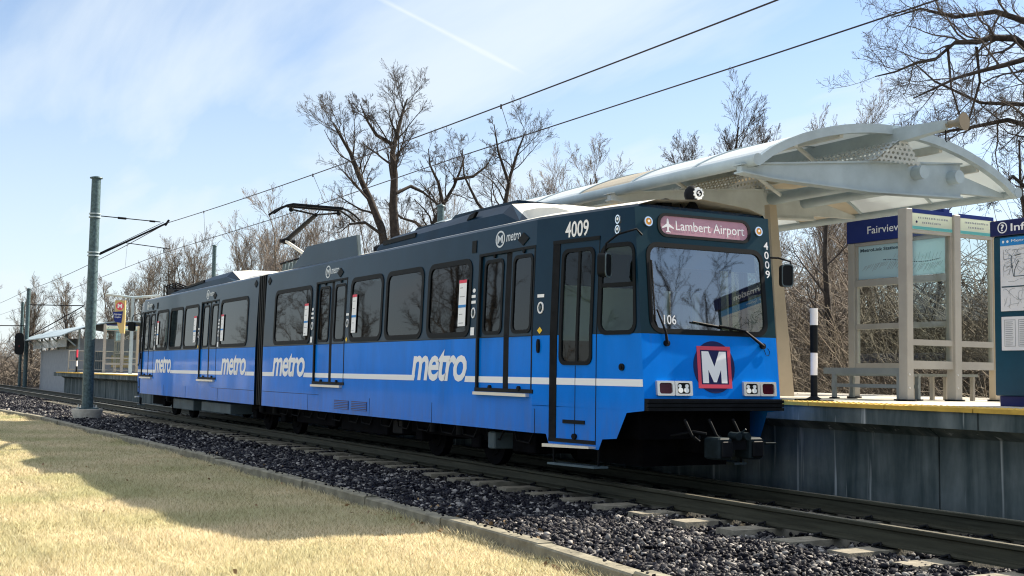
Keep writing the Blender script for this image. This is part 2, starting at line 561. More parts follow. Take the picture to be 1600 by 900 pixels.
road_dirt(M['blue'], 0.45, 1.05, 0.45)
M['stone'] = stone_material()
M['blade'] = blade_material()
M['wall'] = wall_material()
M['perf'] = perforated('perforated_sheet', (0.40, 0.44, 0.45))
M['lawn'] = ground_material('lawn_soil', (0.30, 0.25, 0.14), (0.52, 0.45, 0.28), (0.20, 0.18, 0.09), 22.0, 1.3)
M['field'] = ground_material('far_ground', (0.14, 0.105, 0.065), (0.26, 0.20, 0.125), (0.10, 0.08, 0.05), 1.2, 0.25)
M['bed'] = ground_material('ballast_bed', (0.005, 0.005, 0.007), (0.028, 0.027, 0.028), (0.014, 0.014, 0.016), 24.0, 3.0)
M['deck'] = ground_material('platform_concrete', (0.44, 0.41, 0.36), (0.52, 0.49, 0.43), (0.38, 0.35, 0.30), 5.0, 0.9)


# ------------------------------------------------------------------ mesh helpers
def root_of(o):
    while o.parent:
        o = o.parent
    return o


def split_bend(poly, fn):
    """the flank is folded at one height: a polygon across the fold is cut there"""
    bz = getattr(fn, 'bend', None)
    if bz is None:
        return None
    lo, hi = min(v for u, v in poly), max(v for u, v in poly)
    if not (lo < bz - 0.004 and hi > bz + 0.004):
        return None
    out = []
    for sgn in (1, -1):
        q = []
        for k in range(len(poly)):
            a, b = poly[k], poly[(k + 1) % len(poly)]
            if (a[1] - bz) * sgn >= 0:
                q.append(a)
            if (a[1] - bz) * (b[1] - bz) < 0:
                q.append((a[0] + (b[0] - a[0]) * (bz - a[1]) / (b[1] - a[1]), bz))
        out.append(q)
    return out


class MB:
    def __init__(s):
        s.v, s.f, s.m, s.mats, s.sm = [], [], [], [], []

    def mi(s, m):
        m = M[m] if isinstance(m, str) else m
        if m not in s.mats:
            s.mats.append(m)
        return s.mats.index(m)

    def add(s, vs, fs, m, smooth=False):
        b = len(s.v)
        s.v += [tuple(q) for q in vs]
        i = s.mi(m)
        for f in fs:
            s.f.append(tuple(b + k for k in f))
            s.m.append(i)
            s.sm.append(smooth)
        return s

    def box(s, x0, x1, y0, y1, z0, z1, m):
        vs = [(x, y, z) for x in (x0, x1) for y in (y0, y1) for z in (z0, z1)]
        return s.add(vs, [(0, 1, 3, 2), (4, 6, 7, 5), (0, 4, 5, 1), (2, 3, 7, 6), (0, 2, 6, 4), (1, 5, 7, 3)], m)

    def bbox(s, x0, x1, y0, y1, z0, z1, m, b=0.01):
        """box with chamfered vertical and top edges (an octagon prism with a smaller lid)"""
        def ring(d, z):
            return [(x0 + d + b, y0 + d, z), (x1 - d - b, y0 + d, z), (x1 - d, y0 + d + b, z), (x1 - d, y1 - d - b, z),
                    (x1 - d - b, y1 - d, z), (x0 + d + b, y1 - d, z), (x0 + d, y1 - d - b, z), (x0 + d, y0 + d + b, z)]
        vs = ring(b, z0) + ring(0, z0 + b) + ring(0, z1 - b) + ring(b, z1)
        fs = [tuple(range(7, -1, -1)), tuple(range(24, 32))]
        for k in range(3):
            for i in range(8):
                j = (i + 1) % 8
                fs.append((k * 8 + i, k * 8 + j, k * 8 + 8 + j, k * 8 + 8 + i))
        return s.add(vs, fs, m)

    def prism(s, poly, fn, d0, d1, m):
        q = split_bend(poly, fn)
        if q:
            for part in q:
                s.prism(part, fn, d0, d1, m)
            return s
        n = len(poly)
        vs = [fn(u, v, d0) for u, v in poly] + [fn(u, v, d1) for u, v in poly]
        fs = [tuple(range(n - 1, -1, -1)), tuple(range(n, 2 * n))] + [(i, (i + 1) % n, n + (i + 1) % n, n + i) for i in range(n)]
        return s.add(vs, fs, m)

    def sheet(s, poly, fn, d, m):
        q = split_bend(poly, fn)
        if q:
            for part in q:
                s.sheet(part, fn, d, m)
            return s
        return s.add([fn(u, v, d) for u, v in poly], [tuple(range(len(poly)))], m)

    def ring(s, outer, inner, fn, d0, d1, m):
        bz = getattr(fn, 'bend', None)
        if bz is not None:
            o2, i2 = [], []
            for k in range(len(outer)):
                a, b, c, e = outer[k], outer[(k + 1) % len(outer)], inner[k], inner[(k + 1) % len(inner)]
                o2.append(a)
                i2.append(c)
                if (a[1] - bz) * (b[1] - bz) < -1e-4 and (c[1] - bz) * (e[1] - bz) < -1e-4:
                    o2.append((a[0] + (b[0] - a[0]) * (bz - a[1]) / (b[1] - a[1]), bz))
                    i2.append((c[0] + (e[0] - c[0]) * (bz - c[1]) / (e[1] - c[1]), bz))
            outer, inner = o2, i2
        n = len(outer)
        vs = [fn(u, v, d0) for u, v in outer] + [fn(u, v, d1) for u, v in outer] + [fn(u, v, d1) for u, v in inner] + [fn(u, v, d0) for u, v in inner]
        fs = []
        for i in range(n):
            j = (i + 1) % n
            for k in range(4):
                l = (k + 1) % 4
                fs.append((k * n + i, k * n + j, l * n + j, l * n + i))
        return s.add(vs, fs, m)

    def tube(s, pts, r, m, n=8, r1=None, cap=True):
        pts = [Vector(p) for p in pts]
        k = len(pts)
        rs = r if isinstance(r, (list, tuple)) else [r + ((r1 if r1 is not None else r) - r) * i / max(1, k - 1) for i in range(k)]
        vs, fs = [], []
        d = (pts[1] - pts[0]).normalized()
        a = d.orthogonal().normalized()
        for i in range(k):
            if 0 < i < k - 1:
                d = (pts[i + 1] - pts[i - 1]).normalized()
            elif i == k - 1:
                d = (pts[i] - pts[i - 1]).normalized()
            a = (a - d * a.dot(d))
            a = a.normalized() if a.length > 1e-6 else d.orthogonal().normalized()
            b = d.cross(a)
            for j in range(n):
                t = 2 * math.pi * j / n
                vs.append(pts[i] + (a * math.cos(t) + b * math.sin(t)) * rs[i])
        for i in range(k - 1):
            for j in range(n):
                l = (j + 1) % n
                fs.append((i * n + j, i * n + l, (i + 1) * n + l, (i + 1) * n + j))
        s.add(vs, fs, m, smooth=n > 5)
        if cap:
            s.add(vs[:n], [tuple(range(n - 1, -1, -1))], m)
            s.add(vs[-n:], [tuple(range(n))], m)
        return s

    def ball(s, c, r, m, sx=1, sy=1, sz=1, nu=14, nv=9):
        vs, fs = [], []
        for i in range(nv + 1):
            p = math.pi * i / nv
            for j in range(nu):
                t = 2 * math.pi * j / nu
                vs.append((c[0] + r * sx * math.sin(p) * math.cos(t), c[1] + r * sy * math.sin(p) * math.sin(t), c[2] + r * sz * math.cos(p)))
        for i in range(nv):
            for j in range(nu):
                l = (j + 1) % nu
                fs.append((i * nu + j, i * nu + l, (i + 1) * nu + l, (i + 1) * nu + j))
        return s.add(vs, fs, m, True)

    def build(s, name, parent=None, recalc=True, origin=None):
        me = bpy.data.meshes.new(name)
        org = Vector((0, 0, 0))
        if parent:
            org = root_of(parent).location
        elif origin:
            org = Vector(origin)
        me.from_pydata([(a - org.x, b - org.y, c - org.z) for a, b, c in s.v], [], s.f)
        for m in s.mats:
            me.materials.append(m)
        me.polygons.foreach_set('material_index', s.m)
        me.polygons.foreach_set('use_smooth', s.sm)
        if recalc:
            bm = bmesh.new()
            bm.from_mesh(me)
            bmesh.ops.recalc_face_normals(bm, faces=bm.faces)
            bm.to_mesh(me)
            bm.free()
        me.update()
        o = bpy.data.objects.new(name, me)
        COL.objects.link(o)
        if parent:
            o.parent = parent
        elif origin:
            o.location = org
        return o


def thing(name, loc, label, cat, group=None):
    o = bpy.data.objects.new(name, None)
    o.empty_display_size = 0.3
    COL.objects.link(o)
    o.location = loc
    o['label'], o['category'] = label, cat
    if group:
        o['group'] = group
    return o


def tag(o, label=None, cat=None, group=None, kind=None):
    for k, v in (('label', label), ('category', cat), ('group', group), ('kind', kind)):
        if v:
            o[k] = v
    return o


def copy_tree(o, parent=None, top=True):
    c = o.copy()
    COL.objects.link(c)
    if parent:
        c.parent = parent
    for ch in list(o.children):
        copy_tree(ch, c, False)
    return c


def rr(u0, u1, v0, v1, r, n=5):
    if isinstance(r, (int, float)):
        r = (r, r, r, r)
    P = []
    for (cu, cv, a0, q) in ((u1 - r[0], v0 + r[0], -90, r[0]), (u1 - r[1], v1 - r[1], 0, r[1]), (u0 + r[2], v1 - r[2], 90, r[2]), (u0 + r[3], v0 + r[3], 180, r[3])):
        for i in range(n + 1):
            a = R(a0 + 90 * i / n)
            P.append((cu + q * math.cos(a), cv + q * math.sin(a)))
    return P


def circ(cu, cv, r, n=24, rv=None):
    return [(cu + r * math.cos(2 * math.pi * i / n), cv + (rv or r) * math.sin(2 * math.pi * i / n)) for i in range(n)]


_text_cache = {}


def text_geo(s, bold=0.0, shear=0.0, spacing=1.0):
    """flat outline of a word, normalised to a 0..1 box: verts, faces, width/height ratio"""
    key = (s, bold, shear, spacing)
    if key in _text_cache:
        return _text_cache[key]
    cu = bpy.data.curves.new('word', 'FONT')
    cu.body = s
    cu.offset = bold
    cu.shear = shear
    cu.space_character = spacing
    cu.resolution_u = 3
    cu.fill_mode = 'FRONT'
    ob = bpy.data.objects.new('word', cu)
    COL.objects.link(ob)
    bpy.context.view_layer.update()
    me = bpy.data.meshes.new_from_object(ob.evaluated_get(bpy.context.evaluated_depsgraph_get()))
    vs = [(v.co.x, v.co.y) for v in me.vertices]
    fs = [tuple(p.vertices) for p in me.polygons]
    bpy.data.objects.remove(ob)
    bpy.data.curves.remove(cu)
    bpy.data.meshes.remove(me)
    x0, x1 = min(a for a, b in vs), max(a for a, b in vs)
    y0, y1 = min(b for a, b in vs), max(b for a, b in vs)
    vs = [((a - x0) / (x1 - x0), (b - y0) / (y1 - y0)) for a, b in vs]
    _text_cache[key] = (vs, fs)
    return vs, fs


def put_text(mb, s, fn, u0, u1, v0, v1, d, m, flip=False, **kw):
    vs, fs = text_geo(s, **kw)
    mb.add([fn(u0 + (u1 - u0) * a, v0 + (v1 - v0) * b, d) for a, b in vs], fs, m)
    return mb


# ------------------------------------------------------------------ ground, track bed, kerb
def sheet_obj(name, quads, m, kind='structure'):
    mb = MB()
    for q in quads:
        mb.add(q, [tuple(range(len(q)))], m)
    o = mb.build(name, recalc=False)
    o['kind'] = kind
    return o


KERB = [(30, -4.2), (12, -3.1), (6, -2.35), (3.5, -2.15), (1.8, -2.02), (-0.25, -1.99), (-2.4, -1.95), (-11.3, -1.95), (-18.7, -2.2), (-26.5, -2.35), (-34.6, -2.8), (-60, -4.2), (-120, -8)]


def kerb_y(x):
    for (xa, ya), (xb, yb) in zip(KERB, KERB[1:]):
        if xb <= x <= xa:
            return ya + (yb - ya) * (xa - x) / (xa - xb)
    return KERB[0][1] if x > KERB[0][0] else KERB[-1][1]


sheet_obj('ground', [[(-1500, -1500, -0.45), (1500, -1500, -0.45), (1500, 1500, -0.45), (-1500, 1500, -0.45)]], 'field')
lawn_q = []
for (xa, ya), (xb, yb) in zip(KERB, KERB[1:]):
    lawn_q.append([(xa, -60, -0.37), (xa, ya - 0.05, -0.35), (xb, yb - 0.05, -0.35), (xb, -60, -0.37)])
sheet_obj('lawn', lawn_q, 'lawn')
bed = []
for (xa, ya), (xb, yb) in zip(KERB, KERB[1:]):
    bed.append([(xa, ya + 0.05, -0.30), (xa, 0.0, -0.285), (xb, 0.0, -0.285), (xb, yb + 0.05, -0.30)])
    bed.append([(xa, 0.0, -0.285), (xa, 10.5, -0.285), (xb, 10.5, -0.285), (xb, 0.0, -0.285)])
sheet_obj('track_bed', bed, 'bed')

mb = MB()
for (xa, ya), (xb, yb) in zip(KERB, KERB[1:]):
    L = math.hypot(xa - xb, ya - yb)
    n = max(1, int(round(L / 2.4)))
    for i in range(n):
        t0, t1 = i / n + 0.010 / L, (i + 1) / n - 0.010 / L
        p0 = Vector((xa + (xb - xa) * t0, ya + (yb - ya) * t0, 0))
        p1 = Vector((xa + (xb - xa) * t1, ya + (yb - ya) * t1, 0))
        d = (p1 - p0).normalized()
        q = Vector((-d.y, d.x, 0)) * -1
        if q.y < 0:
            q = -q
        zj = random.uniform(-0.022, 0.014)
        jj = random.uniform(-0.022, 0.022)
        prof = [(-0.09, -0.50), (-0.09, -0.215), (-0.075, -0.20), (0.075, -0.20), (0.09, -0.215), (0.09, -0.50)]
        vs = [p0 + q * (a + jj) + Vector((0, 0, b + zj)) for a, b in prof] + [p1 + q * (a + jj) + Vector((0, 0, b + zj)) for a, b in prof]
        k = len(prof)
        mb.add(vs, [tuple(range(k - 1, -1, -1)), tuple(range(k, 2 * k))] + [(a, (a + 1) % k, k + (a + 1) % k, k + a) for a in range(k)], 'kerb')
kerb = mb.build('kerb')
kerb['kind'] = 'structure'

# ------------------------------------------------------------------ rails and ties
RAILP = [(-0.07, -0.18), (-0.07, -0.165), (-0.012, -0.14), (-0.009, -0.05), (-0.036, -0.035), (-0.036, -0.008), (-0.028, 0.0),
         (0.028, 0.0), (0.036, -0.008), (0.036, -0.035), (0.009, -0.05), (0.012, -0.14), (0.07, -0.165), (0.07, -0.18)]


def rail(y, x0, x1, label):
    mb = MB()
    xs = [x0, x1]
    k = len(RAILP)
    vs = [(x, y + a, b) for x in xs for a, b in RAILP]
    for i in range(k):
        j = (i + 1) % k
        mb.add([vs[i], vs[j], vs[k + j], vs[k + i]], [(0, 1, 2, 3)], 'railtop' if i == 6 else 'rail')
    mb.add(vs[:k], [tuple(range(k))], 'rail')
    mb.add(vs[k:], [tuple(range(k))], 'rail')
    return tag(mb.build('rail'), label, 'rail', 'rails of the track')


rail(0.6075, -130, 14, 'rusty steel rail nearer the lawn and kerb, with its polished top')
rail(2.0425, -130, 14, 'steel rail nearer the platform wall, mostly in the train shadow')
rail(6.4, -190, -84, 'far rail beyond the signal post, nearer one of the second track')
rail(7.835, -190, -84, 'far rail beyond the signal post, farther one of the second track')

tie_root = thing('concrete_tie', (5.6, 1.325, -0.18), 'grey concrete tie set in the dark ballast under the rails', 'railway tie', 'concrete ties along the track')
mb = MB()
mb.add([(5.6 + sx * (0.13 if z > -0.3 else 0.15), 1.325 + sy * 1.30, z) for z in (-0.38, -0.195) for sx, sy in ((-1, -1), (1, -1), (1, 1), (-1, 1))],
       [(3, 2, 1, 0), (4, 5, 6, 7), (0, 1, 5, 4), (1, 2, 6, 5), (2, 3, 7, 6), (3, 0, 4, 7)], 'tie')
mb.build('tie_body', tie_root)
for yy in (0.6075, 2.0425):
    mb = MB()
    mb.box(5.51, 5.69, yy - 0.10, yy + 0.10, -0.196, -0.182, 'black')
    for s_ in (-1, 1):
        mb.tube([(5.55, yy + s_ * 0.12, -0.17), (5.60, yy + s_ * 0.07, -0.150), (5.65, yy + s_ * 0.12, -0.17)], 0.012, 'black', 6)
    mb.build('rail_clip', tie_root)
k = 0
x = 5.6
while x > -45:
    if k:
        c = copy_tree(tie_root)
        c.location.x = x
        c.location.z = -0.18 + random.uniform(-0.008, 0.008)
        c.rotation_euler.z = random.uniform(-0.02, 0.02)
    k += 1
    x -= 0.76
# ------------------------------------------------------------------ the train
LT, WT = 26.8, 2.65
XB, YF = 1.97, 0.326
ZB, ZR, ZK = 1.7703, 3.245, 0.5565
ZBT, ZBB = 1.032, 0.894


def rake(z):
    return max(0.0, 0.2228 * (z - ZBT) / (ZR - ZBT))


def side_map(sd):
    """(x, z, offset) -> point on the near (-1) or far (+1) flank, following the tapered cabs and the leaning upper half"""
    def fn(x, z, d):
        t = 0.0
        xx = x
        if x > -XB:
            t = YF * (x + XB) / XB
            if x > -0.6:
                xx = x - rake(z) * (x + 0.6) / 0.6
        elif x < -LT + XB:
            t = YF * (-LT + XB - x) / XB
            if x < -LT + 0.6:
                xx = x + rake(z) * (-LT + 0.6 - x) / 0.6
        y = t + max(0, 0.0493 * (z - ZB) / (ZR - ZB)) - d
        return (xx, y if sd < 0 else WT - y, z)
    fn.bend = ZB
    return fn


def front_map(e):
    """(y, z, offset) -> point on the front (+1) or rear (-1) end wall"""
    def fn(y, z, d):
        x = -rake(z) + d
        return (x if e > 0 else -LT - x, y, z)
    return fn


TRAIN = thing('light_rail_train', (-13.4, 1.325, 0), 'two-section blue and black light rail train with a white M emblem on its front', 'train')

WINS = [(-12.43, -10.32), (-8.25, -6.92), (-6.69, -5.36), (-5.09, -3.77)]
DOORS = [(-10.078, -8.494), (-3.525, -1.975)]
ZW0, ZW1 = 1.845, 2.84
DZ0, DZ1 = 1.045, 2.925


def mirror(iv):
    return (-LT - iv[1], -LT - iv[0])


def grid(mb, fn, u0, u1, v0, v1, openings, d, mf, extra_u=(), extra_v=()):
    us = sorted(set([u0, u1] + [a for o in openings for a in o[:2]] + list(extra_u)))
    vv = sorted(set([v0, v1] + [a for o in openings for a in o[2:]] + list(extra_v)))
    us = [a for a in us if u0 <= a <= u1]
    vv = [a for a in vv if v0 <= a <= v1]
    for i in range(len(us) - 1):
        for j in range(len(vv) - 1):
            cu, cv = (us[i] + us[i + 1]) / 2, (vv[j] + vv[j + 1]) / 2
            if any(o[0] < cu < o[1] and o[2] < cv < o[3] for o in openings):
                continue
            mb.add([fn(us[i], vv[j], d), fn(us[i + 1], vv[j], d), fn(us[i + 1], vv[j + 1], d), fn(us[i], vv[j + 1], d)], [(0, 1, 2, 3)], mf(cu, cv))


def paint(cu, cv):
    return 'blue' if cv < ZB else 'navy'


CABDW = (-1.42, -0.90, 1.44, 2.79)
CABSW = (-0.735, -0.115, 1.80, 2.80)
APRON = [(-XB, 0.905), (-XB, ZK), (-1.69, ZK), (-1.63, 0.43), (-0.74, 0.414), (-0.68, 0.54), (-0.44, 0.56), (-0.28, 0.862), (0.0, 0.894)]

for car in (0, 1):
    fx = (lambda a: a) if car == 0 else (lambda a: -LT - a)

    def iv(a, b):
        return (a, b) if car == 0 else (-LT - b, -LT - a)
    mb = MB()
    for sd in (-1, 1):
        fn = side_map(sd)
        ops = [iv(*w) + (ZW0, ZW1) for w in WINS] + [iv(*w) + (DZ0, DZ1) for w in DOORS]
        ops += [iv(CABDW[0], CABDW[1]) + CABDW[2:], iv(CABSW[0], CABSW[1]) + CABSW[2:]]
        a, b = iv(-13.13, -XB)
        grid(mb, fn, a, b, ZK, ZR, [o for o in ops if a < (o[0] + o[1]) / 2 < b], 0, paint, extra_v=(ZB, 0.85))
        a, b = iv(-XB, 0.0)
        grid(mb, fn, a, b, 0.894, ZR, [o for o in ops if a < (o[0] + o[1]) / 2 < b], 0, paint,
             extra_v=(ZBT, ZB, 1.3, 1.55, 2.1, 2.5), extra_u=(fx(-0.6), fx(-0.3)))
        mb.sheet([(fx(u), v) for u, v in APRON], fn, 0, 'blue')
        # roof shoulder
        xs = [fx(q) for q in (0.0, -0.6, -XB, -7, -13.13)]
        for p, q in zip(xs, xs[1:]):
            P0, P1 = fn(p, ZR, 0), fn(q, ZR, 0)

            def sh(P, dy, dz):
                return (P[0], P[1] + (dy if sd < 0 else -dy), P[2] + dz)
            mb.add([P0, P1, sh(P1, 0.03, 0.035), sh(P0, 0.03, 0.035)], [(0, 1, 2, 3)], 'navy')
            mb.add([sh(P0, 0.03, 0.035), sh(P1, 0.03, 0.035), sh(P1, 0.25, 0.10), sh(P0, 0.25, 0.10)], [(0, 1, 2, 3)], 'rooflight')
            c0, c1 = sh(P0, 0.25, 0.10), sh(P1, 0.25, 0.10)
            mb.add([c0, c1, (c1[0], 1.325, 3.40), (c0[0], 1.325, 3.40)], [(0, 1, 2, 3)], 'rooflight')
    # end wall at the cab, with the windshield opening
    e = 1 if car == 0 else -1
    fm = front_map(e)
    grid(mb, fm, YF, WT - YF, ZBT, ZR, [(0.50, 2.15, 1.83, 2.79)], 0, lambda a, b: 'blue' if b < ZB else 'teal', extra_v=(ZB,), extra_u=(0.376, 2.274))
    # roof lip over the end wall
    q = [fm(YF + 0.05, ZR, 0), fm(WT - YF - 0.05, ZR, 0), fm(WT - YF - 0.08, ZR + 0.045, -0.06), fm(YF + 0.08, ZR + 0.045, -0.06)]
    mb.add(q, [(0, 1, 2, 3)], 'navy')
    q = [fm(YF + 0.08, ZR + 0.045, -0.06), fm(WT - YF - 0.08, ZR + 0.045, -0.06), fm(WT - YF - 0.2, ZR + 0.10, -0.5), fm(YF + 0.2, ZR + 0.10, -0.5)]
    mb.add(q, [(0, 1, 2, 3)], 'rooflight')
    # floor, inner end wall, apron under the bumper
    a, b = iv(-13.1, -0.3)
    mb.box(a, b, 0.45, 2.2, 0.93, 0.99, 'under')
    a, b = iv(-13.13, -13.05)
    mb.add([(a, 0.02, ZK), (a, WT - 0.02, ZK), (a, WT - 0.06, ZR), (a, 0.06, ZR)], [(0, 1, 2, 3)], 'navy')
    mb.build('car_body', TRAIN, recalc=False)

# articulation between the two sections
mb = MB()
for i in range(9):
    xa = -13.4 - 0.27 + 0.06 * i
    dd = 0.03 if i % 2 else 0.09
    mb.box(xa, xa + 0.06, dd, WT - dd, 0.56, 3.27, 'gasket')
mb.build('articulation_bellows', TRAIN)


def window(fn, u0, u1, v0, v1, parent, name='window', r=0.10, w=0.045, mat='win', pad=0.02, rb=None):
    """rubber surround with a glass sheet behind it; rb gives the lower corners another radius"""
    mb = MB()
    ro = r + w
    mb.ring(rr(u0 - w, u1 + w, v0 - w, v1 + w, ro), rr(u0 + pad, u1 - pad, v0 + pad, v1 - pad, r), fn, -0.012, 0.012, 'gasket')
    f = mb.build(name, parent)
    mb = MB()
    mb.sheet(rr(u0 - 0.01, u1 + 0.01, v0 - 0.01, v1 + 0.01, 0.05), fn, -0.004, mat)
    mb.build('pane', f, recalc=False)
    return f


def notice(fn, u0, u1, v0, v1, par):
    mb = MB()
    h = v1 - v0
    mb.prism([(u0, v0), (u1, v0), (u1, v1), (u0, v1)], fn, 0.014, 0.016, 'letter')
    mb.sheet([(u0, v1 - h * 0.07), (u1, v1 - h * 0.07), (u1, v1), (u0, v1)], fn, 0.018, 'stickred')
    mb.sheet([(u0, v0 + h * 0.40), (u1, v0 + h * 0.40), (u1, v0 + h * 0.46), (u0, v0 + h * 0.46)], fn, 0.018, 'stickblue')
    rnd = random.Random(int(u0 * 100))
    for k in range(0, 9, 2):
        vv = v0 + h * (0.06 + 0.095 * k)
        if 0.36 < (vv - v0) / h < 0.5:
            continue
        ww = (u1 - u0) * rnd.uniform(0.3, 0.7)
        mb.sheet([(u0 + 0.03, vv), (u0 + 0.03 + ww, vv), (u0 + 0.03 + ww, vv + 0.010), (u0 + 0.03, vv + 0.010)], fn, 0.018, 'greyink')
    mb.build('notice_sticker', par)


def passenger_door(fn, u0, u1, parent, sd):
    d = TRAIN
    mb = MB()
    # reveal: jambs and head of the recess, and the sill
    for a, b in ((u0, u0 + 0.05), (u1 - 0.03, u1)):
        mb.prism([(a, DZ0), (b, DZ0), (b, DZ1), (a, DZ1)], fn, -0.06, 0.004, 'gasket')
    mb.prism([(u0, DZ1 - 0.035), (u1, DZ1 - 0.035), (u1, DZ1), (u0, DZ1)], fn, -0.06, 0.006, 'gasket')
    mb.prism([(u0, DZ0), (u1 + 0.03, DZ0), (u1 + 0.03, DZ0 + 0.05), (u0, DZ0 + 0.05)], fn, -0.06, 0.012, 'gasket')
    o = mb.build('door', parent)
    mid = (u0 + u1) / 2 + 0.05
    gw = 0.09
    for k, (a, b) in enumerate(((u0 + 0.05, mid - gw), (mid + gw, u1 - 0.03))):
        mb = MB()
        wa, wb = (a + 0.11, b - 0.09) if k == 0 else (a + 0.08, b - 0.06)
        dd = -0.030 if k == 0 else -0.012
        grid(mb, fn, a, b, DZ0 + 0.05, DZ1 - 0.035, [(wa, wb, 1.84, 2.80)], dd, paint, extra_v=(ZB,))
        # white stripe carried across the leaf, foot of the leaf guide
        mb.prism([(a, 1.165), (b, 1.165), (b, 1.248), (a, 1.248)], fn, dd + 0.001, dd + 0.003, 'letter')
        mb.prism(circ((a + b) / 2, 1.10, 0.035, 10), fn, dd, dd + 0.03, 'black')
        mb.prism(circ((a + b) / 2 + 0.02, 2.875, 0.03, 10), fn, dd, dd + 0.02, 'black')
        mb.build('door_leaf', o, recalc=False)
        mb = MB()
        mb.ring(rr(wa - 0.03, wb + 0.03, 1.81, 2.83, 0.10), rr(wa + 0.015, wb - 0.015, 1.855, 2.785, 0.07), fn, dd - 0.005, dd + 0.012, 'gasket')
        mb.sheet(rr(wa - 0.005, wb + 0.005, 1.835, 2.805, 0.04), fn, dd - 0.002, 'win')
        mb.prism([((wa + wb) / 2 - 0.015, 1.86), ((wa + wb) / 2 + 0.015, 1.86), ((wa + wb) / 2 + 0.015, 2.78), ((wa + wb) / 2 - 0.015, 2.78)], fn, dd - 0.06, dd - 0.03, 'gasket')
        mb.build('door_window', o)
    mb = MB()
    mb.prism([(mid - gw, DZ0 + 0.05), (mid + gw, DZ0 + 0.05), (mid + gw, DZ1 - 0.035), (mid - gw, DZ1 - 0.035)], fn, -0.06, -0.03, 'black')
    mb.build('door_seal', o)
    mb = MB()
    mb.prism([(u0 + 0.03, DZ0 - 0.045), (u1 - 0.06, DZ0 - 0.045), (u1 - 0.06, DZ0 - 0.005), (u0 + 0.03, DZ0 - 0.005)], fn, 0.0, 0.055, 'steel')
    mb.build('door_sill', o)
    return o


def controls(fn, u, parent, big=True):
    mb = MB()
    mb.ring(circ(u, 2.12, 0.055, 18, 0.075), circ(u, 2.12, 0.040, 18, 0.058), fn, 0.0, 0.012, 'letter')
    mb.prism(circ(u, 2.12, 0.024, 12), fn, 0.002, 0.02, 'grayeq')
    mb.build('door_control', parent)
    mb = MB()
    mb.sheet([(u - 0.07, 2.25), (u + 0.06, 2.25), (u + 0.06, 2.29), (u - 0.07, 2.29)], fn, 0.006, 'letter')
    if big:
        mb.build('door_decal', parent, recalc=False)
        mb = MB()
        mb.sheet([(u - 0.07, 2.33), (u + 0.05, 2.33), (u + 0.05, 2.37), (u - 0.07, 2.37)], fn, 0.006, 'letter')
        mb.build('door_decal', parent, recalc=False)
        mb = MB()
        mb.sheet(circ(u, 2.43, 0.045, 12, 0.03), fn, 0.006, 'letter')
        mb.build('door_decal', parent, recalc=False)
        mb = MB()
        mb.sheet([(u - 0.06, 1.81), (u + 0.05, 1.81), (u + 0.05, 1.92), (u - 0.06, 1.92)], fn, 0.006, 'letter')
    else:
        mb.build('door_decal', parent, recalc=False)
        mb = MB()
        mb.sheet([(u, 1.79), (u + 0.05, 1.835), (u, 1.88), (u - 0.05, 1.835)], fn, 0.006, 'yellowmark')
    mb.build('door_decal', parent, recalc=False)


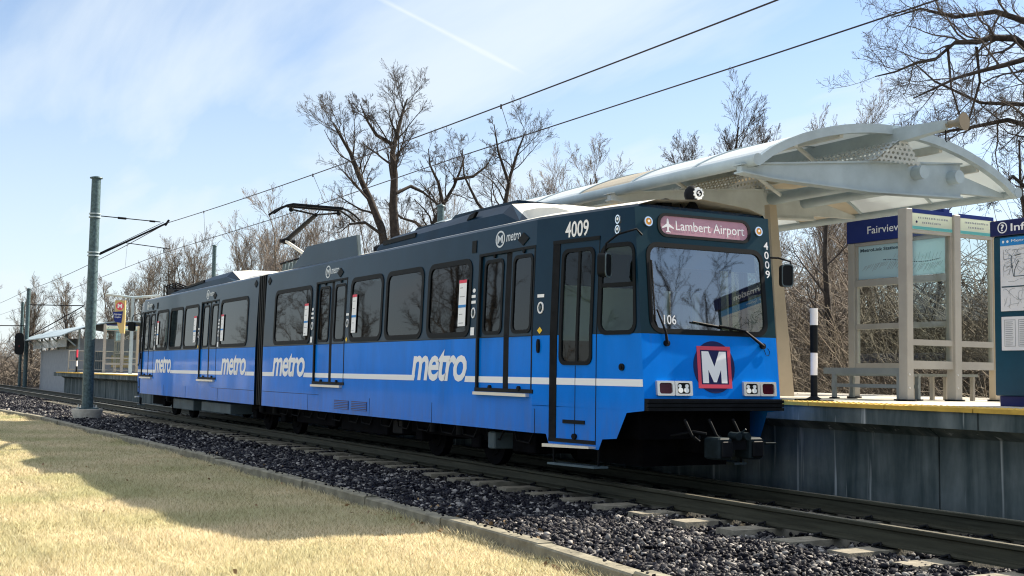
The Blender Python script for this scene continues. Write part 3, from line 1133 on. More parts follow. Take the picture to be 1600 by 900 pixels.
for car in (0, 1):
    def iv(a, b, car=car):
        return (a, b) if car == 0 else (-LT - b, -LT - a)
    for sd in (-1, 1):
        fn = side_map(sd)
        for k, w in enumerate(WINS):
            a, b = iv(*w)
            f = window(fn, a, b, ZW0, ZW1, TRAIN, 'passenger_window', r=0.12, w=0.055)
            if sd < 0:
                if car == 0:
                    st = {0: (b - 0.31, b - 0.09), 1: (a + 0.07, a + 0.27), 3: (b - 0.31, b - 0.08)}.get(k)
                else:
                    st = {0: (a + 0.08, a + 0.30), 1: (b - 0.34, b - 0.10), 3: (a + 0.10, a + 0.28)}.get(k)
                if st:
                    notice(fn, st[0], st[1], ZW0 + 0.10, 2.60 if k else 2.55, f)
        for w in DOORS:
            a, b = iv(*w)
            passenger_door(fn, a, b, TRAIN, sd)
        if sd < 0:
            for u, big in ((-3.63, True), (-1.83, False), (-10.19, True), (-8.40, False)):
                controls(fn, iv(u, u)[0], TRAIN, big)
        # cab side window and cab door
        a, b = iv(*CABSW[:2])
        f = window(fn, a, b, CABSW[2], CABSW[3], TRAIN, 'cab_window', r=0.10, w=0.04, mat='cabwin', pad=0.01)
        mb = MB()
        zz = CABSW[2] + 0.52
        mb.prism([(a, zz), (b, zz), (b, zz + 0.05), (a, zz + 0.05)], fn, -0.02, 0.008, 'gasket')
        mb.build('sash_bar', f)
        a, b = iv(-1.63, -0.79)
        mb = MB()
        j0, j1 = iv(-1.63, -1.50)
        mb.prism([(j0, 0.47), (j1, 0.47), (j1, 2.94), (j0, 2.94)], fn, 0.0, 0.008, 'black')
        mb.prism([(a, 2.90), (b, 2.90), (b, 2.945), (a, 2.945)], fn, 0.0, 0.012, 'gasket')
        mb.prism([(a, 0.47), (b, 0.47), (b, 0.515), (a, 0.515)], fn, 0.0, 0.012, 'gasket')
        e0, e1 = iv(-0.80, -0.79)
        mb.prism([(e0, 0.515), (e1, 0.515), (e1, 2.90), (e0, 2.90)], fn, 0.0, 0.004, 'gasket')
        e0, e1 = iv(-1.165, -1.157)
        mb.prism([(e0, 0.515), (e1, 0.515), (e1, 1.40), (e0, 1.40)], fn, 0.0, 0.0035, 'gasket')
        h0, h1 = iv(-1.37, -0.98)
        mb.prism([(h0, 0.70), (h1, 0.70), (h1, 0.745), (h0, 0.745)], fn, 0.0, 0.012, 'gasket')
        mb.prism(circ(iv(-1.15, -1.15)[0], 0.55, 0.035, 10), fn, 0.0, 0.03, 'black')
        cd = mb.build('cab_door', TRAIN)
        w0, w1 = iv(*CABDW[:2])
        mb = MB()
        mb.ring(rr(w0 - 0.035, w1 + 0.035, CABDW[2] - 0.035, CABDW[3] + 0.035, 0.10), rr(w0 + 0.01, w1 - 0.01, CABDW[2] + 0.01, CABDW[3] - 0.01, 0.08), fn, -0.01, 0.014, 'gasket')
        mb.sheet(rr(w0 - 0.005, w1 + 0.005, CABDW[2], CABDW[3], 0.04), fn, -0.004, 'cabwin')
        mm = (w0 + w1) / 2 + 0.02
        mb.prism([(mm - 0.02, CABDW[2]), (mm + 0.02, CABDW[2]), (mm + 0.02, CABDW[3]), (mm - 0.02, CABDW[3])], fn, -0.02, 0.008, 'gasket')
        mb.build('door_window', cd)
        mb = MB()
        mb.prism([(a, 0.405), (b, 0.425), (b, 0.450), (a, 0.445)], fn, 0.0, 0.10, 'steel')
        mb.build('door_sill', cd)
        mb = MB()
        p = [fn(q, 0.2, -0.10) for q in (a, b)]
        mb.tube([fn(a + 0.02, 0.42, -0.06), fn(a + 0.02, 0.20, -0.06), fn(b - 0.02, 0.20, -0.06), fn(b - 0.02, 0.42, -0.06)], 0.018, 'black', 6)
        mb.prism([(a, 0.19), (b, 0.19), (b, 0.215), (a, 0.215)], fn, -0.18, 0.02, 'grayeq')
        mb.build('cab_step', TRAIN)
        # white stripe in pieces between doors, joining the wordmarks
        segs = [(-13.11, -12.56), (-10.47, -10.078), (-8.494, -5.74), (-3.74, -3.525), (-1.975, -1.63), (-1.50, -0.01)]
        for s0, s1 in segs:
            a, b = iv(s0, s1)
            mb = MB()
            if s0 > -XB - 0.1:
                c0, c1 = iv(max(s0, -XB), s1)
                mb.prism([(c0, 1.165), (c1, 1.165), (c1, 1.248), (c0, 1.248)], fn, 0.001, 0.004, 'letter')
            else:
                mb.prism([(a, 1.165), (b, 1.165), (b, 1.248), (a, 1.248)], fn, 0.001, 0.004, 'letter')
            mb.build('white_stripe', TRAIN)
        if sd < 0:
            for s0, s1 in ((-5.74, -3.72), (-12.56, -10.45)):
                a, b = iv(s0, s1)
                mb = MB()
                u0, u1 = a + 0.10, b - 0.06
                put_text(mb, 'metro', fn, u0, u1, 1.165, 1.625, 0.005, 'letter', bold=0.022, shear=0.22, spacing=0.90)
                # the first and last strokes run into the stripe
                mb.sheet([(a, 1.165), (u0 + 0.10, 1.165), (u0 + 0.14, 1.248), (a, 1.248)], fn, 0.0062, 'letter')
                mb.sheet([(u1 - 0.06, 1.165), (b, 1.165), (b, 1.248), (u1 - 0.03, 1.248)], fn, 0.0062, 'letter')
                mb.build('wordmark', TRAIN, recalc=False)
            # small marks on the upper panels
            for s0 in (-3.10, -9.66):
                a, b = iv(s0, s0 + 0.78)
                mb = MB()
                mb.ring(circ(a + 0.16, 3.085, 0.13, 20, 0.115), circ(a + 0.16, 3.085, 0.105, 20, 0.092), fn, 0.001, 0.004, 'steel')
                put_text(mb, 'M', fn, a + 0.085, a + 0.235, 3.03, 3.14, 0.005, 'steel', bold=0.02)
                put_text(mb, 'metro', fn, a + 0.33, a + 0.72, 3.035, 3.145, 0.005, 'steel', bold=0.01, shear=0.2)
                mb.build('small_emblem', TRAIN, recalc=False)
                mb = MB()
                c = a + 0.80
                mb.prism([(c - 0.15, 3.03), (c, 2.945), (c + 0.15, 3.03), (c, 3.115)], fn, 0.001, 0.012, 'gasket')
                mb.build('diamond_marker', TRAIN)
            mb = MB()
            c = iv(-12.93, -12.93)[0]
            mb.prism([(c - 0.12, 3.12), (c, 3.04), (c + 0.12, 3.12), (c, 3.20)], fn, 0.001, 0.012, 'gasket')
            mb.build('diamond_marker', TRAIN)
            mb = MB()
            c0, c1 = iv(-3.75, -3.62)
            mb.prism([(c0, 2.96), (c1, 2.96), (c1, 3.13), (c0, 3.13)], fn, 0.001, 0.010, 'gasket')
            mb.build('side_vent', TRAIN)
            # panel seams, grilles, cable port
            mb = MB()
            for s0, s1, z in ((-13.1, -1.91, 0.853), (-13.1, -XB, ZB)):
                a, b = iv(s0, s1)
                mb.prism([(a, z - 0.004), (b, z - 0.004), (b, z + 0.004), (a, z + 0.004)], fn, -0.001, 0.003, 'gasket')
            for s0 in (-1.91, -4.9, -7.3, -10.3):
                a, b = iv(s0, s0 + 0.008)
                mb.prism([(a, ZK), (b, ZK), (b, 0.85), (a, 0.85)], fn, -0.001, 0.003, 'gasket')
            mb.build('panel_seam', TRAIN)
            if car == 0:
                for s0 in (-8.92, -8.10):
                    mb = MB()
                    mb.prism([(s0, 0.63), (s0 + 0.70, 0.63), (s0 + 0.70, 0.785), (s0, 0.785)], fn, 0.001, 0.004, 'logonavy')
                    for k in range(5):
                        z = 0.640 + 0.029 * k
                        mb.prism([(s0 + 0.01, z), (s0 + 0.69, z), (s0 + 0.69, z + 0.014), (s0 + 0.01, z + 0.014)], fn, 0.004, 0.014, 'blue')
                    mb.build('intake_grille', TRAIN)
            mb = MB()
            c = iv(-0.345, -0.345)[0]
            mb.prism(circ(c, 1.385, 0.042, 14), fn, 0.0, 0.02, 'gasket')
            mb.prism(circ(c, 1.385, 0.022, 10), fn, 0.02, 0.03, 'black')
            mb.build('cable_port', TRAIN)
            mb = MB()
            c = iv(-1.84, -1.84)[0]
            mb.prism(circ(c, 1.64, 0.022, 10, 0.09), fn, 0.0, 0.03, 'gasket')
            mb.build('lever_slot', TRAIN)
            for z in (3.115, 2.995):
                mb = MB()
                c = iv(-0.45, -0.45)[0]
                mb.ring(circ(c, z, 0.055, 16), circ(c, z, 0.040, 16), fn, 0.0, 0.018, 'chrome')
                mb.prism(circ(c, z, 0.040, 16), fn, 0.0, 0.012, 'grayeq')
                mb.prism(circ(c, z + 0.005, 0.018, 10), fn, 0.012, 0.02, 'lampglass')
                mb.build('marker_lamp', TRAIN)
            # car number
            mb = MB()
            a, b = iv(-1.42, -1.00)
            put_text(mb, '4009', fn, a, b, 2.965, 3.165, 0.004, 'letter', bold=0.015)
            mb.build('car_number', TRAIN, recalc=False)

# the two ends
for e in (1, -1):
    fm = front_map(e)
    # bumper
    mb = MB()
    for k in range(3):
        z = ZBB + 0.046 * k
        mb.prism([(0.33 - 0.0, z), (WT - 0.33, z), (WT - 0.33, z + 0.034), (0.33, z + 0.034)], fm, -0.05, 0.075, 'black')
        mb.prism([(0.335, z + 0.034), (WT - 0.335, z + 0.034), (WT - 0.335, z + 0.046), (0.335, z + 0.046)], fm, -0.05, 0.045, 'gasket')
    mb.build('bumper', TRAIN)
    f = window(fm, 0.50, 2.15, 1.83, 2.79, TRAIN, 'windshield', r=0.11, w=0.05, mat='shield', pad=0.005)
    if e > 0:
        mb = MB()
        put_text(mb, '106', fm, 0.655, 0.83, 1.885, 1.995, 0.004, 'letter', bold=0.01)
        mb.build('cab_number', f, recalc=False)
    # destination sign
    mb = MB()
    mb.ring(rr(0.635, 2.025, 2.91, 3.195, 0.12), rr(0.675, 1.985, 2.945, 3.165, 0.095), fm, -0.005, 0.012, 'gasket')
    sg = mb.build('destination_sign', TRAIN)
    mb = MB()
    mb.sheet(rr(0.665, 1.995, 2.935, 3.175, 0.09), fm, 0.002, 'signpink')
    mb.build('sign_face', sg, recalc=False)
    if e > 0:
        mb = MB()
        put_text(mb, 'Lambert Airport', fm, 0.90, 1.93, 2.965, 3.115, 0.005, 'letter', bold=0.004)
        pl = [(0, 1), (0.08, 0.9), (0.1, 0.62), (0.5, 0.36), (0.5, 0.26), (0.1, 0.40), (0.07, 0.14), (0.2, 0.05), (0.2, 0), (0, 0.04)]
        pl = pl + [(-a, b) for a, b in reversed(pl[1:-1])]
        mb.sheet([(0.785 + 0.17 * a, 2.965 + 0.17 * b) for a, b in pl], fm, 0.005, 'letter')
        mb.build('sign_lettering', sg, recalc=False)
    for yy in (0.50, 2.15):
        mb = MB()
        mb.ring(circ(yy, 3.075, 0.058, 18), circ(yy, 3.075, 0.042, 18), fm, 0.0, 0.022, 'chrome')
        mb.prism(circ(yy, 3.075, 0.042, 18), fm, 0.0, 0.016, 'amber')
        mb.prism(circ(yy + 0.006, 3.08, 0.016, 10), fm, 0.016, 0.021, 'lampglass')
        mb.build('amber_lamp', TRAIN)
    # headlight and tail light pairs
    for ya, yb, hd in ((0.49, 0.735, 0), (0.742, 0.987, 1), (1.747, 1.992, 1), (1.999, 2.247, 0)):
        mb = MB()
        mb.ring(rr(ya, yb, 1.068, 1.236, 0.012), rr(ya + 0.032, yb - 0.032, 1.09, 1.214, 0.03), fm, 0.0, 0.035, 'steel')
        o = mb.build('headlight' if hd else 'tail_light', TRAIN)
        mb = MB()
        mb.prism(rr(ya + 0.03, yb - 0.03, 1.088, 1.216, 0.03), fm, 0.0, 0.018, 'red' if not hd else 'gasket')
        if hd:
            c = (ya + yb) / 2
            for s_ in (-1, 1):
                mb.prism(circ(c + s_ * 0.042, 1.13, 0.034, 14, 0.030), fm, 0.018, 0.03, 'lampglass')
                mb.prism(circ(c + s_ * 0.05, 1.178, 0.024, 12, 0.022), fm, 0.018, 0.028, 'lampglass')
        mb.build('lens', o)
    # emblem
    mb = MB()
    mb.prism(circ(1.345, 1.402, 0.305, 40), fm, 0.001, 0.005, 'logonavy')
    sq = [(1.10, 1.155), (1.592, 1.155), (1.592, 1.645), (1.10, 1.645)]
    qi = [(1.145, 1.20), (1.547, 1.20), (1.547, 1.60), (1.145, 1.60)]
    mb.ring(sq, qi, fm, 0.004, 0.009, 'logored')
    mb.sheet(qi, fm, 0.0065, 'logonavy')
    Mx = [(0, 0), (0, 1), (0.28, 1), (0.5, 0.52), (0.72, 1), (1, 1), (1, 0), (0.76, 0), (0.76, 0.42), (0.56, 0.03), (0.44, 0.03), (0.24, 0.42), (0.24, 0)]
    o = mb.build('front_emblem', TRAIN)
    mb = MB()
    mb.sheet([(1.165 + 0.36 * a, 1.215 + 0.37 * b) for a, b in Mx], fm, 0.0085, 'logowhite')
    mb.build('emblem_letter', o, recalc=False)
    # wipers
    for pts in (((0.665, 1.665), (0.63, 1.80), (0.53, 2.05)), ((2.09, 1.665), (1.80, 1.835), (1.42, 1.89))):
        mb = MB()
        P = [fm(u, v, d) for (u, v), d in zip(pts, (0.03, 0.06, 0.05))]
        mb.tube(P, [0.020, 0.014, 0.010], 'black', 6)
        mb.prism(circ(pts[0][0], pts[0][1], 0.035, 12), fm, 0.0, 0.04, 'black')
        wp = mb.build('wiper', TRAIN)
        mb = MB()
        if pts[0][0] < 1:
            bl = ((0.515, 1.93), (0.505, 2.62))
        else:
            bl = ((1.86, 1.83), (1.05, 1.925))
        mb.tube([fm(bl[0][0], bl[0][1], 0.025), fm(bl[1][0], bl[1][1], 0.025)], 0.011, 'black', 5)
        mb.build('wiper_blade', wp)
    mb = MB()
    pts = [(2.11, 1.63), (2.14, 1.56), (2.18, 1.55), (2.20, 1.60), (2.17, 1.64)]
    mb.tube([fm(u, v, 0.012) for u, v in pts], 0.004, 'black', 5)
    mb.build('washer_hose', TRAIN)
    if e > 0:
        mb = MB()
        for k, ch in enumerate('4009'):
            v1 = 2.95 - 0.118 * k
            put_text(mb, ch, fm, 2.225, 2.295, v1 - 0.095, v1, 0.004, 'letter', bold=0.012)
        mb.build('car_number', TRAIN, recalc=False)
    # mirrors on bent arms
    for s_ in (-1, 1):
        yc = 1.325 + s_ * 1.325
        if s_ < 0:
            A = (-0.12, 0.36, 2.90)
            Cn = (-0.38, 0.02, 2.55)
            P = [A, (-0.10, 0.27, 2.96), (-0.22, 0.10, 2.90), (-0.36, 0.03, 2.80), (-0.38, 0.02, 2.68)]
        else:
            A = (-0.19, 2.30, 2.76)
            Cn = (-0.08, 2.49, 2.54)
            P = [A, (-0.14, 2.42, 2.76), (-0.08, 2.56, 2.72), (-0.06, 2.57, 2.62), (-0.08, 2.55, 2.56)]
        mb = MB()
        mb.tube([(p if e > 0 else (-LT - p[0], p[1], p[2])) for p in P], 0.013, 'black', 6)
        mi_ = mb.build('rear_view_mirror', TRAIN)
        mb = MB()
        n_ = Vector((-0.75, 0.55 * s_, 0)).normalized() if s_ < 0 else Vector((-0.86, 0.3, 0)).normalized()
        ux = Vector((-n_.y, n_.x, 0))
        ctr = Vector(Cn)

        def mf(u, v, d):
            p = ctr + ux * u + Vector((0, 0, v)) + n_ * d
            return tuple(p) if e > 0 else (-LT - p.x, p.y, p.z)
        k_ = 1.0 if s_ < 0 else 0.72
        mb.prism(rr(-0.098 * k_, 0.098 * k_, -0.135, 0.135, 0.055 * k_), mf, -0.05, 0.05, 'gasket')
        mb.ring(rr(-0.102 * k_, 0.102 * k_, -0.139, 0.139, 0.058 * k_), rr(-0.088 * k_, 0.088 * k_, -0.125, 0.125, 0.05 * k_), mf, -0.058, -0.045, 'grayeq')
        mb.build('mirror_head', mi_)
    # coupler
    mb = MB()

    def cx(x):
        return x if e > 0 else -LT - x
    x0, x1 = sorted((cx(-0.9), cx(0.12)))
    mb.box(x0, x1, 1.22, 1.43, 0.40, 0.56, 'under')
    for ya, yb in ((1.10, 1.30), (1.55, 1.75)):
        x0, x1 = sorted((cx(0.08), cx(0.36)))
        mb.bbox(x0, x1, ya, yb, 0.35, 0.60, 'couplergrey', 0.02)
        x0, x1 = sorted((cx(0.36), cx(0.39)))
        mb.bbox(x0, x1, ya + 0.03, yb - 0.02, 0.38, 0.56, 'black', 0.01)
    x0, x1 = sorted((cx(0.05), cx(0.30)))
    mb.box(x0, x1, 1.29, 1.56, 0.46, 0.58, 'black')
    for yy in (1.36, 1.49):
        mb.tube([(cx(0.25), yy, 0.62), (cx(0.40), yy, 0.615)], 0.045, 'couplergrey', 12)
    mb.tube([(cx(0.2), 1.05, 0.64), (cx(0.1), 0.95, 0.66), (cx(-0.2), 0.85, 0.60)], 0.016, 'black', 6)
    mb.tube([(cx(0.34), 1.80, 0.53), (cx(0.36), 1.93, 0.53)], 0.012, 'couplergrey', 6)
    mb.tube([(cx(0.30), 1.40, 0.60), (cx(0.42), 1.44, 0.70)], 0.012, 'couplergrey', 6)
    for k in range(3):
        mb.tube([(cx(0.05), 0.85 + 0.35 * k, 0.80), (cx(0.12), 0.90 + 0.35 * k, 0.62), (cx(0.10), 1.02 + 0.33 * k, 0.55), (cx(0.0), 1.10 + 0.3 * k, 0.60)], 0.018, 'black', 6)
    mb.build('coupler', TRAIN)
    # frame under the cab
    mb = MB()
    x0, x1 = sorted((cx(-0.35), cx(-2.2)))
    mb.box(x0, x1, 0.50, 2.15, 0.55, 0.93, 'under')
    mb.box(x0 + 0.2, x1 - 0.2, 0.7, 1.95, 0.22, 0.55, 'under')
    mb.build('end_frame', TRAIN)

# front spotlight, horn and antenna on the front roof edge
mb = MB()
mb.ball((-0.47, 1.345, 3.495), 0.105, 'black', 0.85, 1, 1.05)
mb.tube([(-0.47, 1.345, 3.30), (-0.47, 1.345, 3.42)], [0.10, 0.03], 'black', 12)
mb.tube([(-0.50, 1.24, 3.31), (-0.50, 1.19, 3.36), (-0.50, 1.20, 3.31)], 0.012, 'black', 6)
sp_ = mb.build('roof_bell_lamp', TRAIN)
mb = MB()
fl = lambda u, v, d: (-0.385 + d, u, v)
mb.prism([(1.375 + (0.078 if k % 2 else 0.062) * math.cos(math.pi * k / 10), 3.50 + (0.078 if k % 2 else 0.062) * math.sin(math.pi * k / 10)) for k in range(20)], fl, -0.03, 0.012, 'lampglass')
mb.ring(circ(1.375, 3.50, 0.040, 16), circ(1.375, 3.50, 0.030, 16), fl, 0.012, 0.02, 'black')
mb.prism(circ(1.36, 3.485, 0.010, 8), fl, 0.012, 0.018, 'black')
mb.prism(circ(1.39, 3.51, 0.010, 8), fl, 0.012, 0.018, 'black')
mb.build('lens', sp_)
mb = MB()
mb.prism(rr(0.96, 1.10, 3.30, 3.43, (0.01, 0.06, 0.05, 0.01)), lambda u, v, d: (-0.6 + d, u, v), -0.05, 0.05, 'gasket')
mb.build('roof_antenna', TRAIN)


# ------------------------------------------------------------------ roof equipment
def fairing(stations, name, y0=0.22, y1=2.43, nose=None):
    """stations: (x, z of the top edge); dark flanks, pale top"""
    mb = MB()
    secs = []
    for x, h in stations:
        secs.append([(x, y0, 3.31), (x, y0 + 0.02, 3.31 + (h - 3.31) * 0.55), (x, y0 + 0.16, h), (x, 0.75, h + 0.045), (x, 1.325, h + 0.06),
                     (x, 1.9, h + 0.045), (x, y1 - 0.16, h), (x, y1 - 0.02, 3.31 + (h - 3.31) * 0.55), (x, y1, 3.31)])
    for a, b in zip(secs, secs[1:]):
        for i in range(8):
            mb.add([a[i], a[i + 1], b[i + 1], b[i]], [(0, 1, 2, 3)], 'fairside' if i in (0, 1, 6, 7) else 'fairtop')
    mb.add(secs[0], [tuple(range(9))], 'fairside')
    if nose is None:
        mb.add(secs[-1], [tuple(range(9))], 'fairside')
    else:
        # sloped front: dark triangle at the flank, pale sheet on the slope
        s = secs[-1]
        t = [(nose[0], y0, 3.31), (nose[0], 0.38, 3.325), (nose[0] + 0.05, 0.75, 3.40), (nose[0] + 0.05, 1.325, 3.41), (nose[0] + 0.05, 1.9, 3.40), (nose[0], 2.27, 3.325), (nose[0], y1, 3.31)]
        mb.add([s[0], s[1], s[2], t[1], t[0]], [(0, 1, 2, 3, 4)], 'fairside')
        mb.add([s[8], s[7], s[6], t[5], t[6]], [(0, 1, 2, 3, 4)], 'fairside')
        for i in range(4):
            mb.add([s[2 + i], s[3 + i], t[2 + i], t[1 + i]], [(0, 1, 2, 3)], 'rooflight')
    o = mb.build(name, TRAIN)
    return o


fr = fairing([(-7.68, 3.43), (-7.60, 3.50), (-7.34, 3.545), (-5.4, 3.600), (-4.35, 3.63), (-3.25, 3.625)], 'roof_fairing', nose=(-2.72, 3.33))
mb = MB()
fs_ = lambda u, v, d: (u, 0.225 - d, v)
mb.prism([(-7.40, 3.40), (-6.10, 3.42), (-6.10, 3.49), (-7.40, 3.47)], fs_, -0.03, 0.004, 'gasket')
mb.build('fairing_vent', fr)
mb = MB()
mb.prism([(-4.35, 3.50), (-4.15, 3.52), (-4.05, 3.60), (-4.25, 3.57)], fs_, -0.06, -0.015, 'gasket')
mb.build('fairing_vent', fr)
mb = MB()
# raised lid with a dark edge above the fairing
for x0, x1, z in ((-6.9, -5.75, 3.60), (-5.5, -3.4, 3.655)):
    mb.add([(x0, 0.55, z), (x1, 0.55, z + 0.02), (x1, 0.55, z + 0.06), (x0 + 0.15, 0.55, z + 0.06), (x0, 2.1, z), (x1, 2.1, z + 0.02), (x1, 2.1, z + 0.06), (x0 + 0.15, 2.1, z + 0.06)],
           [(0, 1, 2, 3), (4, 5, 6, 7), (3, 2, 6, 7), (0, 3, 7, 4), (1, 2, 6, 5)], 'fairside')
mb.build('fairing_lid', fr)
# pale hood ahead of the fairing
mb = MB()
secs = []
for x, h, ww in ((-3.15, 3.56, 0.95), (-2.7, 3.56, 0.93), (-2.3, 3.53, 0.88), (-2.02, 3.45, 0.80), (-1.9, 3.36, 0.75)):
    secs.append([(x, 1.325 - ww, 3.33), (x, 1.325 - ww + 0.06, h - 0.05), (x, 1.325 - ww + 0.2, h), (x, 1.325 + ww - 0.2, h), (x, 1.325 + ww - 0.06, h - 0.05), (x, 1.325 + ww, 3.33)])
for a, b in zip(secs, secs[1:]):
    for i in range(5):
        mb.add([a[i], a[i + 1], b[i + 1], b[i]], [(0, 1, 2, 3)], 'rooflight')
mb.add(secs[-1], [tuple(range(6))], 'rooflight')
mb.build('roof_hood', TRAIN)
fr = fairing([(-22.4, 3.40), (-21.3, 3.46), (-18.7, 3.59), (-16.9, 3.61)], 'roof_fairing', nose=(-16.1, 3.33))
mb = MB()
mb.prism([(-20.9, 3.40), (-18.9, 3.46), (-18.9, 3.52), (-20.9, 3.44)], fs_, -0.03, 0.012, 'gasket')
mb.build('fairing_vent', fr)
mb = MB()
secs = []
for x, h in ((-16.2, 3.38), (-15.6, 3.44), (-14.6, 3.43), (-13.8, 3.40)):
    secs.append([(x, 0.35, 3.33), (x, 0.45, h - 0.03), (x, 0.7, h), (x, 1.95, h), (x, 2.2, h - 0.03), (x, 2.3, 3.33)])
for a, b in zip(secs, secs[1:]):
    for i in range(5):
        mb.add([a[i], a[i + 1], b[i + 1], b[i]], [(0, 1, 2, 3)], 'rooflight')
for q in (secs[0], secs[-1]):
    mb.add(q, [tuple(range(6))], 'rooflight')
mb.build('roof_hood', TRAIN)
mb = MB()
for x0, x1, y0, y1, z1 in ((-24.1, -23.6, 0.5, 1.0, 3.62), (-23.5, -22.9, 0.4, 0.9, 3.58), (-24.3, -23.0, 1.1, 2.1, 3.55), (-22.8, -22.5, 0.35, 0.6, 3.5)):
    mb.bbox(x0, x1, y0, y1, 3.34, z1, 'black', 0.03)
for k in range(5):
    mb.tube([(-24.2 + 0.35 * k, 0.45, 3.36), (-24.0 + 0.35 * k, 0.4, 3.68), (-23.8 + 0.35 * k, 0.7, 3.55)], 0.022, 'black', 6)
mb.build('roof_resistor', TRAIN)
mb = MB()
for k in range(6):
    mb.tube([(-13.0 + 0.22 * k, 0.35, 3.34), (-12.95 + 0.22 * k, 0.35, 3.50 + 0.03 * (k % 2))], [0.04, 0.03], 'grayeq', 8)
mb.tube([(-13.2, 0.35, 3.52), (-11.6, 0.35, 3.55), (-11.4, 0.8, 3.5)], 0.022, 'black', 6)
mb.bbox(-12.9, -12.0, 0.8, 1.9, 3.36, 3.50, 'black', 0.03)
mb.build('roof_insulator_row', TRAIN)
# screens either side of the pantograph well
for y in (0.10, 2.53):
    mb = MB()
    mb.prism([(-11.73, 3.295), (-10.85, 3.668), (-8.30, 3.652), (-8.19, 3.285)], lambda u, v, d: (u, y + d, v), 0.0, 0.025, 'navy')
    mb.prism([(-8.31, 3.652), (-8.27, 3.652), (-8.16, 3.285), (-8.20, 3.285)], lambda u, v, d: (u, y + d, v), -0.004, 0.05, 'grayeq')
    mb.build('roof_screen', TRAIN)
mb = MB()
mb.bbox(-8.15, -7.75, 0.35, 2.3, 3.33, 3.47, 'black', 0.03)
mb.bbox(-11.4, -9.0, 0.9, 1.75, 3.36, 3.45, 'black', 0.03)
mb.build('pantograph_base', TRAIN)
# pantograph
PY = 1.36
mb = MB()
mb.tube([(-12.9, PY - 0.2, 3.50), (-15.85, PY - 0.03, 4.30)], 0.045, 'rooflight', 8, r1=0.035)
mb.tube([(-13.3, PY + 0.15, 3.50), (-15.75, PY + 0.08, 4.22)], 0.020, 'black', 6)
mb.ball((-15.93, PY, 4.31), 0.085, 'black', 1.2, 1.6, 0.9)
mb.tube([(-15.93, PY - 0.16, 4.31), (-15.93, PY + 0.2, 4.31)], 0.05, 'black', 8)
mb.tube([(-15.93, PY, 4.33), (-13.95, PY, 4.72)], 0.058, 'black', 8, r1=0.046)
for s_ in (-1, 1):
    mb.tube([(-13.95, PY, 4.72), (-14.0, PY + s_ * 0.52, 4.80), (-14.0, PY + s_ * 0.52, 4.86)], 0.022, 'black', 6)
    mb.ball((-14.0, PY + s_ * 0.55, 4.80), 0.055, 'black')
mb.tube([(-13.95, PY, 4.72), (-13.8, PY + 0.06, 4.86)], 0.014, 'black', 6)
pg = mb.build('pantograph', TRAIN)
mb = MB()
for dx in (-0.16, 0.16):
    mb.tube([(-14.0 + dx, PY - 1.0, 4.66), (-14.0 + dx, PY - 0.86, 4.77), (-14.0 + dx, PY - 0.70, 4.86), (-14.0 + dx, PY - 0.58, 4.895), (-14.0 + dx, PY + 0.58, 4.895),
             (-14.0 + dx, PY + 0.70, 4.86), (-14.0 + dx, PY + 0.86, 4.77), (-14.0 + dx, PY + 1.0, 4.66)], 0.026, 'black', 6)
    mb.box(-14.04 + dx, -13.96 + dx, PY - 0.58, PY + 0.58, 4.86, 4.918, 'black')
for s_ in (-1, 1):
    mb.box(-14.16, -13.84, PY + s_ * 0.55 - 0.02, PY + s_ * 0.55 + 0.02, 4.86, 4.89, 'black')
mb.build('contact_strip', pg)

# ------------------------------------------------------------------ running gear and boxes below the floor
for cxx in (-4.9, -13.4, -21.9):
    mb = MB()
    mb.box(cxx - 1.35, cxx + 1.35, 0.30, 0.45, 0.36, 0.56, 'under')
    mb.box(cxx - 1.35, cxx + 1.35, 2.2, 2.35, 0.36, 0.56, 'under')
    mb.box(cxx - 0.3, cxx + 0.3, 0.45, 2.2, 0.34, 0.54, 'under')
    for dx in (-0.45, 0.45):
        mb.tube([(cxx + dx, 0.26, 0.40), (cxx + dx, 0.26, 0.58)], 0.07, 'black', 10)
    bg_ = mb.build('bogie', TRAIN)
    for dx in (-0.95, 0.95):
        mb = MB()
        for yy in (0.6075, 2.0425):
            mb.tube([(cxx + dx, yy - 0.065, 0.335), (cxx + dx, yy + 0.065, 0.335)], 0.335, 'under', 28)
            mb.tube([(cxx + dx, yy - 0.08, 0.335), (cxx + dx, yy - 0.06, 0.335)], 0.20, 'under', 20)
        mb.tube([(cxx + dx, 0.5, 0.335), (cxx + dx, 2.15, 0.335)], 0.08, 'under', 10)
        mb.bbox(cxx + dx - 0.13, cxx + dx + 0.13, 0.24, 0.42, 0.24, 0.44, 'under', 0.02)
        mb.build('wheelset', bg_)
mb = MB()
mb.box(-26.0, -14.0, 0.55, 2.1, 0.60, 0.93, 'under')
mb.box(-12.8, -1.9, 0.55, 2.1, 0.60, 0.93, 'under')
mb.build('underframe', TRAIN)
for x0, x1, z0, z1, m in ((-21.4, -19.3, 0.235, 0.50, 'grayeq'), (-18.5, -15.95, 0.265, 0.50, 'grayeq'), (-11.6, -9.5, 0.28, 0.53, 'under'), (-9.2, -7.1, 0.25, 0.53, 'under'),
                          (-3.43, -3.23, 0.27, 0.50, 'grayeq'), (-6.9, -6.5, 0.30, 0.52, 'black'), (-2.9, -2.3, 0.26, 0.52, 'under')):
    mb = MB()
    mb.bbox(x0, x1, 0.16 if m == 'grayeq' else 0.25, 1.1, z0, z1, m, 0.015)
    mb.build('equipment_box', TRAIN)
for k in range(14):
    mb = MB()
    xx = -12.6 + 0.75 * k + random.uniform(-0.1, 0.1)
    mb.tube([(xx, 0.22, 0.58), (xx + 0.15, 0.18, 0.42), (xx + 0.4, 0.22, 0.40), (xx + 0.5, 0.25, 0.58)], 0.014, 'black', 5)
    mb.build('underfloor_hose', TRAIN)

